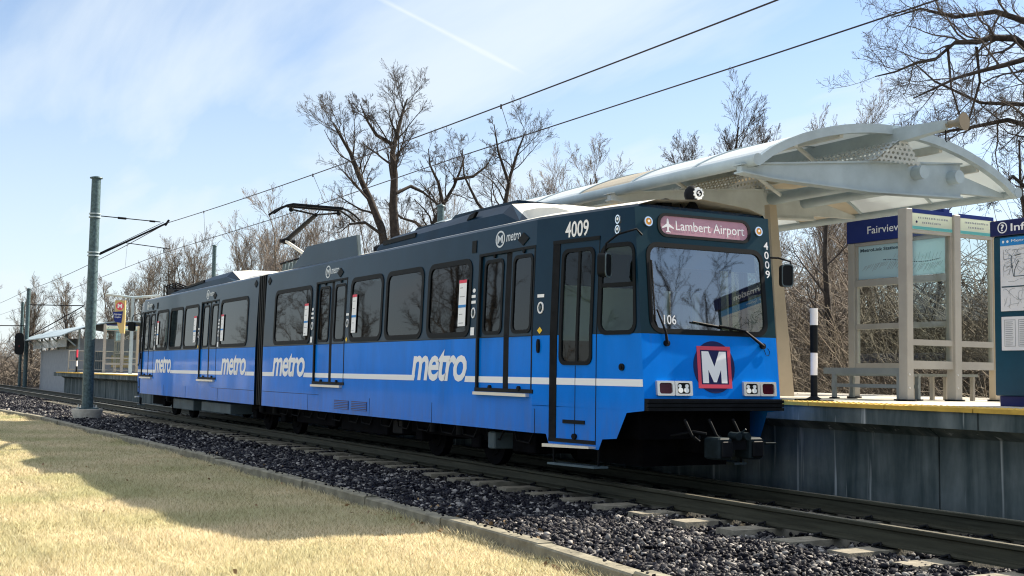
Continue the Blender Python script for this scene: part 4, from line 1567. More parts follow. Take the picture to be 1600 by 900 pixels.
# ------------------------------------------------------------------ what shows through the glass
for x in (-4.05, -4.75, -5.55, -6.3, -7.1, -7.8, -10.8, -11.6, -12.3):
    for yy in (0.32, 1.75):
        for car in (0, 1):
            xx = x if car == 0 else -LT - x
            mb = MB()
            s_ = 1 if (int(abs(x) * 10) % 2) else -1
            mb.bbox(xx - 0.22, xx + 0.22, yy, yy + 0.85, 1.36, 1.44, 'seat', 0.02)
            a, b = sorted((xx + s_ * 0.20, xx + s_ * 0.27))
            mb.bbox(a, b, yy, yy + 0.85, 1.44, 2.02, 'seat', 0.02)
            mb.tube([(a, yy, 2.0), (a, yy + 0.85, 2.0)], 0.016, 'steel', 6)
            mb.tube([(xx, yy + 0.4, 0.99), (xx, yy + 0.4, 1.36)], 0.05, 'steel', 8)
            mb.build('passenger_seat', TRAIN)
for x in (-3.6, -6.0, -7.5, -9.3, -11.0):
    for car in (0, 1):
        xx = x if car == 0 else -LT - x
        mb = MB()
        mb.tube([(xx, 1.15, 0.99), (xx, 1.15, 3.0)], 0.02, 'steel', 8)
        mb.build('grab_pole', TRAIN)
for e in (1, -1):
    def cx(x):
        return x if e > 0 else -LT - x
    mb = MB()
    x0, x1 = sorted((cx(-1.80), cx(-1.86)))
    # partition with a doorway window towards the saloon
    mb.box(x0, x1, 0.12, 1.45, 1.72, 2.42, 'cream')
    mb.box(x0, x1, 0.12, 2.5, 2.42, 3.0, 'navy')
    mb.box(x0, x1, 0.12, 2.5, 0.99, 1.72, 'gasket')
    mb.box(x0, x1, 1.45, 2.5, 1.72, 1.92, 'cream')
    mb.box(x0, x1, 1.45, 1.52, 1.92, 2.42, 'cream')
    mb.box(x0, x1, 1.95, 2.00, 1.92, 2.42, 'cream')
    mb.box(x0, x1, 2.43, 2.5, 1.72, 2.42, 'cream')
    mb.build('cab_partition', TRAIN)
    mb = MB()
    x0, x1 = sorted((cx(-0.25), cx(-0.75)))
    mb.bbox(x0, x1, 0.42, 2.2, 0.99, 1.78, 'gasket', 0.04)
    x0, x1 = sorted((cx(-0.4), cx(-0.6)))
    mb.bbox(x0, x1, 0.9, 1.3, 1.78, 1.90, 'black', 0.03)
    mb.build('driver_console', TRAIN)
    mb = MB()
    x0, x1 = sorted((cx(-1.30), cx(-1.42)))
    mb.bbox(x0, x1, 1.20, 1.56, 1.5, 2.18, 'gasket', 0.05)
    mb.bbox(x0 + 0.01, x1 - 0.01, 1.27, 1.49, 2.20, 2.38, 'gasket', 0.04)
    x0, x1 = sorted((cx(-0.95), cx(-1.42)))
    mb.bbox(x0, x1, 1.16, 1.60, 1.40, 1.52, 'gasket', 0.03)
    mb.tube([(cx(-1.2), 1.38, 0.99), (cx(-1.2), 1.38, 1.42)], 0.07, 'black', 10)
    mb.build('driver_seat', TRAIN)
    mb = MB()
    a, b = sorted((cx(-0.23), cx(-1.8)))
    mb.box(a, b, 0.42, 2.23, 2.86, 2.90, 'cream')
    mb.build('cab_ceiling', TRAIN)
    # roller blind hung in the upper part of the windshield
    mb = MB()
    fm = front_map(e)
    mb.prism([(0.52, 2.56), (2.13, 2.56), (2.13, 2.80), (0.52, 2.80)], fm, -0.09, -0.08, 'navy')
    mb.build('sun_blind', TRAIN)
# ------------------------------------------------------------------ platform
PX0, PX1 = -59.0, 22.0
ZP = 1.0
PLAT = thing('station_platform', (-18, 5, 0), 'concrete station platform with yellow edge tiles and a stained dark support wall', 'platform')
mb = MB()
mb.box(PX0, PX1, 3.36, 9.6, 0.78, ZP, 'deck')
mb.box(PX0, PX1, 2.80, 3.36, 0.78, ZP - 0.012, 'deck')
mb.build('deck', PLAT)
mb = MB()
x = PX1
while x > PX0:
    mb.box(x - 1.205, x, 2.745, 3.355, ZP - 0.010, ZP + 0.002, 'yellow')
    mb.box(x - 1.205, x, 2.728, 2.744, ZP - 0.045, ZP - 0.002, 'yellow')
    x -= 1.22
mb.build('edge_tile', PLAT)
mb = MB()
# truncated domes on the tiles that can be made out
for i in range(120):
    for j in range(7):
        xx, yy = 6.0 - 0.09 * i, 2.80 + 0.08 * j
        mb.tube([(xx, yy, ZP + 0.002), (xx, yy, ZP + 0.008)], [0.016, 0.010], 'yellow', 6)
o = mb.build('tactile_dome', PLAT)
o['kind'] = 'stuff'
mb = MB()
x = PX1
while x > PX0:
    mb.box(x - 4.85, x, 2.755, 2.92, 0.775, ZP - 0.0125, 'wall')
    x -= 4.87
mb.build('edge_slab', PLAT)
mb = MB()
# haunch under the slab and the support wall, in bays with open joints
x = 1.70
bays = []
while x < PX1:
    bays.append((x + 0.012, x + 6.08))
    x += 6.1
x = 1.70
while x > PX0:
    bays.append((x - 6.08, x - 0.012))
    x -= 6.1
for a, b in bays:
    pr_ = [(2.93, 0.775), (3.12, 0.66), (3.12, -0.5), (3.4, -0.5), (3.4, 0.775)]
    k = len(pr_)
    vs = [(a, u, v) for u, v in pr_] + [(b, u, v) for u, v in pr_]
    mb.add(vs, [tuple(range(k - 1, -1, -1)), tuple(range(k, 2 * k))] + [(i, (i + 1) % k, k + (i + 1) % k, k + i) for i in range(k)], 'wall')
mb.box(PX0, PX1, 3.402, 9.5, -0.5, 0.77, 'under')
mb.build('support_wall', PLAT)

# ------------------------------------------------------------------ canopy
CAN = thing('platform_canopy', (-7.3, 5.58, 1.0), 'long pale canopy with a curved roof and tapered girders over the near platform shelter', 'canopy')
EY0, EY1, EZ, AZ = 3.0, 8.16, 4.22, 4.93


def arc(y):
    """roof height across the span"""
    t = (y - (EY0 + EY1) / 2) / ((EY1 - EY0) / 2)
    return EZ + (AZ - EZ) * (1 - t * t) ** 0.85 if abs(t) < 1 else EZ


YS = [EY0 + (EY1 - EY0) * i / 20 for i in range(21)]
CX0, CX1 = -13.5, -1.22
BAY = 1.58
nb = 0
x = CX1
while x - BAY > CX0 - 0.1:
    mb = MB()
    m = 'rooftan' if nb % 3 == 2 else 'roofpanel'
    for ya, yb in zip(YS, YS[1:]):
        a0, a1, za, zb = x - BAY + 0.02, x - 0.02, arc(ya), arc(yb)
        vs = [(a0, ya, za), (a1, ya, za), (a1, yb, zb), (a0, yb, zb), (a0, ya, za - 0.03), (a1, ya, za - 0.03), (a1, yb, zb - 0.03), (a0, yb, zb - 0.03)]
        mb.add(vs, [(0, 1, 2, 3), (7, 6, 5, 4), (0, 3, 7, 4), (1, 5, 6, 2)], m)
    mb.build('roof_panel', CAN)
    nb += 1
    x -= BAY
XEND = x
for k in range(nb + 1):
    xx = CX1 - BAY * k
    mb = MB()
    w = 0.05 if k == 0 else 0.028
    dep = 0.13 if k == 0 else 0.07
    for ya, yb in zip(YS, YS[1:]):
        za, zb = arc(ya) + 0.02, arc(yb) + 0.02
        vs = [(xx - w, ya, za), (xx + w, ya, za), (xx + w, yb, zb), (xx - w, yb, zb), (xx - w, ya, za - dep), (xx + w, ya, za - dep), (xx + w, yb, zb - dep), (xx - w, yb, zb - dep)]
        mb.add(vs, [(0, 1, 2, 3), (7, 6, 5, 4), (0, 3, 7, 4), (1, 5, 6, 2)], 'canopygrey')
    mb.build('roof_arch', CAN)
for yy in (EY0 - 0.02, EY1 + 0.02):
    mb = MB()
    mb.tube([(CX1 + 0.06, yy, EZ - 0.02), (XEND, yy, EZ - 0.02)], 0.085, 'canopygrey', 10)
    mb.build('gutter', CAN)


def girder_x(xx, col, par):
    mb = MB()
    # tapered plate girder: thin tips, deep beyond the middle
    pts = [(2.85, 4.06), (2.85, 4.13), (3.4, 4.20), (5.2, 4.40), (7.1, 4.56), (7.1, 4.07), (5.2, 4.00), (3.4, 4.02)]
    mb.prism(pts, lambda u, v, d: (xx + d, u, v), -0.10, 0.0, col)
    mb.prism([(7.1, 4.40), (7.1, 4.12), (8.1, 4.14), (8.1, 4.19)], lambda u, v, d: (xx + d, u, v), -0.09, -0.01, col)
    mb.prism([(2.82, 4.135), (2.82, 4.15), (3.4, 4.225), (5.2, 4.425), (7.12, 4.585), (7.12, 4.56), (5.2, 4.40), (3.4, 4.20)], lambda u, v, d: (xx + d, u, v), -0.16, 0.03, col)
    mb.prism([(2.85, 4.035), (2.85, 4.058), (3.4, 4.018), (5.2, 3.998), (7.12, 4.068), (7.12, 4.04), (5.2, 3.97), (3.4, 3.995)], lambda u, v, d: (xx + d, u, v), -0.16, 0.03, col)
    return mb.build('girder', par)


for k, xx in enumerate((-1.35, -4.5, -7.7, -10.9)):
    girder_x(xx, 'canopygrey' if k == 0 else 'canopy', CAN)
    mb = MB()
    # leaning tapered column under the girder
    P0, P1 = Vector((xx - 0.1 if k else xx - 2.1, 5.45, ZP)), Vector((xx - 0.1 if k else xx - 2.05, 5.15, 4.02))
    mb.add([P0 + Vector(q) for q in ((-0.10, -0.15, 0), (0.10, -0.15, 0), (0.10, 0.15, 0), (-0.10, 0.15, 0))] + [P1 + Vector(q) for q in ((-0.06, -0.07, 0), (0.06, -0.07, 0), (0.06, 0.07, 0), (-0.06, 0.07, 0))],
           [(3, 2, 1, 0), (4, 5, 6, 7), (0, 1, 5, 4), (1, 2, 6, 5), (2, 3, 7, 6), (3, 0, 4, 7)], 'framelight')
    mb.build('column', CAN)
for yy in (6.13, 6.88):
    mb = MB()
    mb.tube([(XEND, yy, 4.33), (-1.17, yy, 4.33)], 0.10, 'canopygrey', 20)
    mb.build('tie_pipe', CAN)
mb = MB()
mb.box(XEND, -0.95, 5.50, 5.66, 4.70, 4.90, 'canopygrey')
mb.add([(-0.95, 5.50, 4.70), (-0.95, 5.66, 4.70), (-0.95, 5.66, 4.90), (-0.95, 5.50, 4.90), (-0.30, 5.53, 4.745), (-0.30, 5.63, 4.745), (-0.30, 5.63, 4.87), (-0.30, 5.53, 4.87)],
       [(4, 5, 6, 7), (0, 1, 5, 4), (1, 2, 6, 5), (2, 3, 7, 6), (3, 0, 4, 7)], 'canopygrey')
mb.build('ridge_beam', CAN)
# purlins along the roof
for yy in (3.75, 4.6, 6.6, 7.4):
    mb = MB()
    mb.box(XEND, CX1 - 0.06, yy - 0.035, yy + 0.035, arc(yy) - 0.15, arc(yy) - 0.035, 'canopy')
    mb.build('purlin', CAN)
# folded perforated sheets below the ridge
for x0, x1 in ((-3.3, -1.05), (-6.5, -4.3)):
    mb = MB()
    for y_t, y_b in ((5.50, 5.15), (5.66, 6.0)):
        mb.add([(x1, y_t, 4.72), (x0, y_t, 4.72), (x0 + 0.35, y_b, 4.42), (x1 - 0.12, y_b, 4.42)], [(0, 1, 2, 3)], 'perf')
    mb.build('perforated_sheet', CAN, recalc=False)
mb = MB()
mb.add([(-1.04, 5.50, 4.70), (-1.04, 5.66, 4.70), (-1.14, 6.05, 4.40), (-1.14, 5.13, 4.40)], [(0, 1, 2, 3)], 'perf')
mb.build('perforated_sheet', CAN, recalc=False)
# diagonal struts from girders to purlins
mb = MB()
for xx in (-2.2, -3.6, -5.4, -6.8):
    mb.tube([(xx, 4.6, arc(4.6) - 0.12), (xx - 0.6, 6.13, 4.33), (xx, 7.4, arc(7.4) - 0.1)], 0.035, 'canopy', 8)
mb.build('strut', CAN)
# ceiling sheets between girders catch light under the roof
HORN = thing('horn_loudspeaker', (-0.15, 5.58, 4.8), 'beige horn loudspeaker on the tip of the canopy ridge beam', 'loudspeaker')
mb = MB()
hd = Vector((0.98, 0.12, 0.02)).normalized()
hp = Vector((-0.34, 5.66, 4.83))
prof = [(0.0, 0.05), (0.06, 0.055), (0.10, 0.045), (0.16, 0.06), (0.24, 0.11), (0.27, 0.13)]
mb.tube([hp + hd * a for a, b in prof], [b for a, b in prof], 'horn', 20, cap=False)
mb.tube([hp + hd * 0.27, hp + hd * 0.22, hp + hd * 0.12], [0.125, 0.09, 0.03], 'hornin', 20)
mb.build('horn_bell', HORN)
mb = MB()
mb.tube([hp + hd * 0.12, hp + hd * 0.235], [0.04, 0.03], 'horn', 12)
mb.build('horn_throat', HORN)
mb = MB()
mb.tube([(-0.30, 5.58, 4.80), hp + hd * 0.02], 0.03, 'horn', 8)
mb.tube([(-0.30, 5.58, 4.74), (-0.30, 5.58, 4.60), (-0.29, 5.60, 4.57)], 0.008, 'black', 5)
mb.build('bracket', HORN)

# ------------------------------------------------------------------ windbreak shelter
SH = thing('platform_shelter', (-0.5, 5.9, ZP), 'taupe framed glass windbreak with a blue name sign and station map below the near canopy', 'shelter')
XS = -0.5


def post(x, y, w, d, z1, m='frame', z0=ZP):
    mb = MB()
    mb.bbox(x - w / 2, x + w / 2, y - d / 2, y + d / 2, z0, z1, m, 0.008)
    mb.tube([(x, y, z0 + 0.0), (x, y, z0 + 0.025)], max(w, d) * 0.85, 'gasket', 8)
    for zz in (0.18, 0.36):
        mb.tube([(x + w / 2, y - 0.03, z0 + zz), (x + w / 2 + 0.012, y - 0.03, z0 + zz)], 0.014, 'steel', 6)
    return mb.build('post', SH)


post(XS, 5.0, 0.16, 0.12, 3.62)
post(XS, 5.94, 0.16, 0.13, 3.60)
post(XS, 6.76, 0.12, 0.10, 3.58, 'framelight')
post(-2.40, 5.94, 0.13, 0.12, 3.36)
mb = MB()
# cross wall (towards the track) rails
for ya, yb in ((5.06, 5.875), (6.005, 6.71)):
    for z0, z1 in ((1.44, 1.55), (1.76, 1.84), (3.30, 3.345)):
        mb.box(XS - 0.04, XS + 0.04, ya, yb, z0, z1, 'frame')
for ya, yb in ((5.06, 5.09), (5.845, 5.875), (6.005, 6.035), (6.68, 6.71)):
    mb.box(XS - 0.035, XS + 0.035, ya, yb, 1.55, 3.30, 'frame')
# long wall rails
for z0, z1 in ((1.44, 1.53), (2.04, 2.12), (2.69, 2.79), (3.31, 3.36)):
    mb.box(-2.335, XS - 0.08, 5.90, 5.98, z0, z1, 'frame')
for xx in (-2.32, -1.45, -0.60):
    mb.box(xx - 0.02, xx + 0.02, 5.91, 5.97, 1.53, 3.31, 'frame')
mb.build('rail_frame', SH)
for ya, yb in ((5.09, 5.845), (6.035, 6.68)):
    mb = MB()
    for z0, z1 in ((1.55, 1.76), (1.84, 3.30)):
        mb.add([(XS, ya, z0), (XS, yb, z0), (XS, yb, z1), (XS, ya, z1)], [(0, 1, 2, 3)], 'pane')
    mb.build('glass_pane', SH, recalc=False)
for xa, xb in ((-2.30, -1.47), (-1.43, -0.62)):
    mb = MB()
    for z0, z1 in ((1.53, 2.04), (2.12, 2.69)):
        mb.add([(xa, 5.94, z0), (xb, 5.94, z0), (xb, 5.94, z1), (xa, 5.94, z1)], [(0, 1, 2, 3)], 'pane')
    mb.build('glass_pane', SH, recalc=False)
# header signs on the cross wall
rl = lambda u, v, d: (XS + 0.045 + d, u, v)
for ya, yb in ((5.07, 5.87), (6.01, 6.72)):
    mb = MB()
    mb.box(XS - 0.045, XS + 0.045, ya, yb, 3.345, 3.62, 'signcream')
    mb.prism([(ya, 3.57), (yb, 3.57), (yb, 3.625), (ya, 3.625)], rl, -0.005, 0.004, 'signblue')
    mb.prism([(ya, 3.348), (yb, 3.348), (yb, 3.39), (ya, 3.39)], rl, -0.005, 0.004, 'signteal')
    for k, (a, b, z) in enumerate(((0.16, 0.86, 3.51), (0.26, 0.72, 3.445))):
        w = yb - ya
        rnd = random.Random(k + int(ya * 10))
        u = ya + w * a
        while u < ya + w * b:
            l = rnd.uniform(0.01, 0.03)
            mb.sheet([(u, z - 0.012), (u + l, z - 0.012), (u + l, z + rnd.uniform(0.006, 0.018)), (u, z + 0.012)], rl, 0.004, 'greyink')
            u += l + rnd.uniform(0.008, 0.02)
    if ya < 5.5:
        mb.prism(circ(5.17, 3.45, 0.017, 12), rl, 0.0, 0.005, 'logonavy')
    mb.build('header_sign', SH)
# name sign and map on the long wall (facing the track)
fl2 = lambda u, v, d: (u, 5.895 - d, v)
mb = MB()
mb.box(-2.47, -0.60, 5.87, 5.985, 3.365, 3.70, 'signblue')
ns = mb.build('name_sign', SH)
mb = MB()
put_text(mb, 'Fairview Heights', lambda u, v, d: (u, 5.87 - d, v), -2.04, -0.70, 3.44, 3.59, 0.004, 'letter', bold=0.004)
# small serifs on the tall strokes
mb.build('sign_lettering', ns, recalc=False)
mb = MB()
mb.box(-2.28, -0.62, 5.925, 5.955, 2.80, 3.305, 'map')
mp_ = mb.build('station_map', SH)
mb = MB()
fm2 = lambda u, v, d: (u, 5.925 - d, v)
put_text(mb, 'MetroLink Station Map', fm2, -2.24, -1.28, 3.20, 3.265, 0.003, 'mapline', bold=0.03)
rnd = random.Random(4)
for k in range(46):
    u = -2.2 + 1.5 * k / 46
    l = rnd.uniform(0.05, 0.12)
    z = 3.02 + 0.04 * math.sin(k * 0.13)
    mb.sheet([(u, z - 0.02 - l), (u + 0.006, z - 0.02 - l), (u + 0.05 + l * 0.3, z - 0.02), (u + 0.042 + l * 0.3, z - 0.02)], fm2, 0.003, 'greyink')
    if k > 12:
        mb.sheet([(u, z + 0.005), (u + 0.022, z + 0.005), (u + 0.022, z + 0.02), (u, z + 0.02)], fm2, 0.003, 'mapline' if k % 3 else 'greyink')
    if k % 2 and k > 18:
        mb.sheet([(u, z + 0.035), (u + 0.005, z + 0.035), (u + 0.045, z + 0.035 + l), (u + 0.04, z + 0.035 + l)], fm2, 0.003, 'greyink')
mb.build('map_print', mp_, recalc=False)

# bench in front of the long wall
BE = thing('platform_bench', (-1.6, 5.25, ZP), 'grey metal bench with slatted back beside the glass windbreak', 'bench')
mb = MB()
mb.box(-2.20, -0.66, 5.12, 5.17, 1.36, 1.45, 'bench')
mb.box(-2.05, -0.70, 5.13, 5.16, 1.17, 1.22, 'bench')
mb.box(-2.05, -0.70, 5.44, 5.47, 1.17, 1.22, 'bench')
mb.build('back_rail', BE)
mb = MB()
for k in range(4):
    mb.box(-2.05, -0.70, 5.19 + 0.085 * k, 5.255 + 0.085 * k, 1.335, 1.36, 'bench')
mb.build('seat', BE)
for xx in (-2.0, -0.76):
    for yy in (5.145, 5.50):
        mb = MB()
        mb.bbox(xx - 0.035, xx + 0.035, yy - 0.025, yy + 0.025, ZP, 1.36 if yy < 5.3 else 1.334, 'bench', 0.006)
        mb.tube([(xx, yy, ZP), (xx, yy, ZP + 0.02)], 0.075, 'gasket', 8)
        mb.build('leg', BE)
BE2 = thing('platform_bench', (-0.1, 6.3, ZP), 'low grey bench standing behind the long wall of the windbreak', 'bench')
mb = MB()
mb.box(-1.9, -0.65, 6.25, 6.60, 1.34, 1.38, 'bench')
mb.build('seat', BE2)
for xx in (-1.8, -1.2, -0.72):
    for yy in (6.28, 6.56):
        mb = MB()
        mb.box(xx - 0.03, xx + 0.03, yy - 0.02, yy + 0.02, ZP, 1.34, 'frame')
        mb.build('leg', BE2)
BE3 = thing('platform_stand', (0.0, 6.52, ZP), 'low taupe tube stand on the platform beyond the windbreak end wall', 'stand')
mb = MB()
mb.box(-0.21, 0.25, 6.5, 6.56, 1.25, 1.32, 'frame')
mb.box(-0.15, 0.19, 6.5, 6.56, 1.12, 1.16, 'frame')
for xx in (-0.18, 0.22):
    mb.box(xx - 0.03, xx + 0.03, 6.5, 6.56, ZP, 1.25, 'frame')
mb.build('stand_frame', BE3)

# information cabinet
KI = thing('information_cabinet', (2.3, 4.35, ZP), 'dark teal information cabinet with maps beside the glass windbreak', 'information board')
kf = lambda u, v, d: (u, 4.2 - d, v)
mb = MB()
mb.bbox(1.58, 3.2, 4.20, 4.50, ZP + 0.12, 2.98, 'kiosk', 0.01)
mb.bbox(1.62, 3.16, 4.23, 4.47, ZP, ZP + 0.12, 'logonavy', 0.005)
mb.build('cabinet_body', KI)
mb = MB()
mb.bbox(1.555, 3.23, 4.17, 4.53, 2.98, 3.165, 'logonavy', 0.008)
hd_ = mb.build('header', KI)
mb = MB()
kh = lambda u, v, d: (u, 4.17 - d, v)
mb.ring(circ(1.735, 3.075, 0.066, 24), circ(1.735, 3.075, 0.054, 24), kh, 0.0, 0.004, 'letter')
put_text(mb, '?', kh, 1.712, 1.760, 3.035, 3.115, 0.003, 'letter', bold=0.02)
put_text(mb, 'Information', kh, 1.85, 2.75, 3.025, 3.115, 0.003, 'letter', bold=0.015)
mb.build('header_lettering', hd_, recalc=False)
mb = MB()
mb.prism([(1.685, 2.10), (3.1, 2.10), (3.1, 2.955), (1.685, 2.955)], kf, 0.0, 0.012, 'paper')
ps = mb.build('map_poster', KI)
mb = MB()
mb.sheet([(1.685, 2.86), (3.1, 2.86), (3.1, 2.955), (1.685, 2.955)], kf, 0.014, 'posterblue')
put_text(mb, 'MetroLink System', kf, 1.84, 2.5, 2.89, 2.93, 0.016, 'letter')
for u in (1.73, 1.79):
    mb.sheet(circ(u, 2.908, 0.016, 10), kf, 0.016, 'letter')
mb.sheet([(1.70, 2.375), (3.1, 2.375), (3.1, 2.39), (1.70, 2.39)], kf, 0.014, 'mapline')
rnd = random.Random(9)


def scribble(mb, fn, u0, u1, v0, v1, n, d, w=0.004, m='greyink'):
    for _ in range(n):
        u, v = rnd.uniform(u0, u1), rnd.uniform(v0, v1)
        a = rnd.uniform(0, 6.28)
        for _s in range(rnd.randint(2, 6)):
            a += rnd.uniform(-0.9, 0.9)
            l = rnd.uniform(0.02, 0.07)
            u2, v2 = min(u1, max(u0, u + l * math.cos(a))), min(v1, max(v0, v + l * math.sin(a)))
            if abs(u2 - u) + abs(v2 - v) < 0.01:
                break
            nx, ny = -(v2 - v), u2 - u
            q = math.hypot(nx, ny)
            nx, ny = nx / q * w / 2, ny / q * w / 2
            mb.sheet([(u - nx, v - ny), (u2 - nx, v2 - ny), (u2 + nx, v2 + ny), (u + nx, v + ny)], fn, d, m)
            u, v = u2, v2


scribble(mb, kf, 1.73, 3.05, 2.44, 2.82, 90, 0.0145)
scribble(mb, kf, 1.73, 3.05, 2.13, 2.36, 50, 0.0145)
scribble(mb, kf, 1.80, 3.0, 2.5, 2.75, 25, 0.0148, 0.008, 'mapline')
mb.build('map_print', ps, recalc=False)
mb = MB()
mb.prism([(1.69, 1.645), (2.30, 1.645), (2.30, 2.035), (1.69, 2.035)], kf, 0.0, 0.012, 'paper')
ps = mb.build('timetable_poster', KI)
mb = MB()
for k in range(3):
    a = 1.73 + 0.19 * k
    mb.ring([(a, 1.69), (a + 0.15, 1.69), (a + 0.15, 2.0), (a, 2.0)], [(a + 0.006, 1.696), (a + 0.144, 1.696), (a + 0.144, 1.994), (a + 0.006, 1.994)], kf, 0.013, 0.0145, 'greyink')
    for j in range(13):
        v = 1.705 + 0.022 * j
        mb.sheet([(a + 0.015, v), (a + 0.015 + rnd.uniform(0.05, 0.11), v), (a + 0.12, v + 0.008), (a + 0.015, v + 0.008)], kf, 0.0145, 'greyink')
mb.build('timetable_print', ps, recalc=False)


# marker posts on the platform edge
def marker(loc, label, bands):
    t = thing('marker_post', loc, label, 'marker post', 'marker posts on the platform edge')
    x, y, z = loc
    mb = MB()
    mb.bbox(x - 0.24, x + 0.24, y - 0.13, y + 0.13, z, z + 0.022, 'gasket', 0.01)
    mb.tube([(x, y, z + 0.02), (x, y, z + 0.06)], [0.11, 0.04], 'gasket', 12)
    mb.build('base_plate', t)
    for z0, z1, m in bands:
        mb = MB()
        r = 0.045 if z1 < 0.98 else 0.05
        mb.tube([(x, y, z + z0), (x, y, z + z1)], r, m, 14)
        mb.build('post_section', t)
    return t


marker((-0.62, 3.45, ZP), 'black and white marker post on the platform edge beside the train front', ((0.05, 0.33, 'gasket'), (0.33, 0.62, 'white'), (0.62, 0.98, 'gasket'), (0.98, 1.20, 'white')))
marker((-55.3, 3.1, ZP), 'red, black and white marker post near the far end of the platform', ((0.05, 0.33, 'gasket'), (0.33, 0.62, 'white'), (0.62, 0.80, 'gasket'), (0.80, 1.20, 'stickred')))

# ------------------------------------------------------------------ far end of the platform
SH2 = copy_tree(SH)
SH2.location = (-56.6, 5.6, ZP)
SH2['label'] = 'distant taupe windbreak shelter beyond the rear of the train'
LP_ = thing('platform_lamp', (-48.6, 4.5, ZP), 'pale T-shaped lamp post at the far platform, above the rear of the train', 'lamp post')
mb = MB()
mb.tube([(-48.6, 4.5, ZP), (-48.6, 4.5, 4.72)], [0.09, 0.075], 'canopygrey', 10)
mb.build('lamp_pole', LP_)
for s_ in (-1, 1):
    mb = MB()
    P = Vector((-48.6, 4.5, 4.70))
    d = Vector((0.30, 0.95, 0)).normalized() * s_
    mb.tube([P, P + d * 1.25 + Vector((0, 0, 0.12))], 0.06, 'canopygrey', 8)
    c = P + d * 0.85 + Vector((0, 0, 0.06))
    mb.add([c + d * a + Vector((q, 0, h)) for a in (-0.4, 0.42) for q in (-0.13, 0.13) for h in (-0.02 + a * 0.09, 0.05 + a * 0.09)],
           [(0, 1, 3, 2), (4, 6, 7, 5), (0, 4, 5, 1), (2, 3, 7, 6), (0, 2, 6, 4), (1, 5, 7, 3)], 'canopy')
    mb.build('lamp_arm', LP_)
PYL = thing('station_pylon_sign', (-48.7, 4.1, ZP), 'tan blade sign with a round M emblem on the far platform lamp post', 'sign')
rw = Vector((0.486, 0.874, 0))
po = Vector((-48.9, 3.98, 0))
pf = lambda u, v, d: tuple(po + rw * u + Vector((0.874, -0.486, 0)) * d + Vector((0, 0, v)))
mb = MB()
mb.prism([(-0.22, 3.75), (0.05, 2.95), (0.26, 2.95), (0.26, 4.55), (-0.25, 4.55)], pf, -0.05, 0.05, 'tan')
mb.build('sign_blade', PYL)
mb = MB()
mb.prism(circ(0.0, 4.27, 0.19, 24), pf, 0.051, 0.056, 'logored')
put_text(mb, 'M', pf, -0.11, 0.11, 4.17, 4.38, 0.059, 'letter', bold=0.04)
mb.build('round_emblem', PYL)
mb = MB()
mb.prism([(-0.32, 3.98), (-0.22, 3.50), (0.10, 3.45), (0.16, 4.02)], pf, 0.06, 0.08, 'signblue')
put_text(mb, 'Fairview', pf, -0.24, 0.10, 3.82, 3.92, 0.083, 'letter')
put_text(mb, 'Heights', pf, -0.22, 0.06, 3.68, 3.77, 0.083, 'letter')
mb.build('name_panel', PYL)
HUT = thing('equipment_shed', (-68, 6, -0.2), 'grey block shed with a curved awning roof beyond the far platform end', 'shed')
mb = MB()
mb.box(-75.5, -61.5, 4.0, 8.0, -0.4, 2.35, 'block')
mb.box(-70.0, -61.5, 4.2, 7.8, 2.35, 2.95, 'block')
mb.build('wall', HUT)
mb = MB()
for i in range(10):
    ya, yb = 2.9 + 0.65 * i, 2.9 + 0.65 * (i + 1)
    f_ = lambda y: 3.05 + 0.95 * (1 - ((y - 6.8) / 3.9) ** 2)
    vs = [(-77, ya, f_(ya)), (-60.0, ya, f_(ya)), (-60.0, yb, f_(yb)), (-77, yb, f_(yb))]
    vs += [(a, b, c - 0.06) for a, b, c in vs]
    mb.add(vs, [(0, 1, 2, 3), (7, 6, 5, 4), (0, 4, 5, 1), (1, 5, 6, 2), (2, 6, 7, 3), (3, 7, 4, 0)], 'canopygrey')
mb.build('roof', HUT)
mb = MB()
for xx in (-76, -72.5, -69, -65.5, -61.0):
    mb.tube([(xx, 3.2, 3.1), (xx, 3.9, 2.5)], 0.05, 'canopygrey', 6)
    mb.tube([(xx, 4.1, 2.3), (xx, 4.1, 3.5)], 0.07, 'canopygrey', 6)
mb.box(-76, -62, 3.55, 3.58, 2.45, 2.95, 'perf')
mb.build('awning_bracket', HUT)
mb = MB()
mb.box(-61.49, -61.46, 4.6, 5.5, 1.0, 2.25, 'grayeq')
mb.box(-61.49, -61.46, 6.0, 7.2, 1.3, 2.0, 'tan')
mb.build('shed_door', HUT)
FE = thing('end_fence', (-59.5, 4, ZP), 'grey wire fence across the far end of the platform', 'fence')
for k in range(4):
    mb = MB()
    mb.tube([(-58.6, 3.2 + 1.2 * k, ZP), (-58.6, 3.2 + 1.2 * k, 2.2)], 0.035, 'frame', 8)
    mb.build('fence_post', FE)
mb = MB()
for z in (1.15, 1.65, 2.18):
    mb.tube([(-58.6, 3.2, z), (-58.6, 6.8, z)], 0.025, 'frame', 6)
for k in range(36):
    mb.tube([(-58.6, 3.2 + 0.1 * k, 1.15), (-58.6, 3.2 + 0.1 * k, 2.18)], 0.006, 'frame', 4)
mb.build('fence_panel', FE)

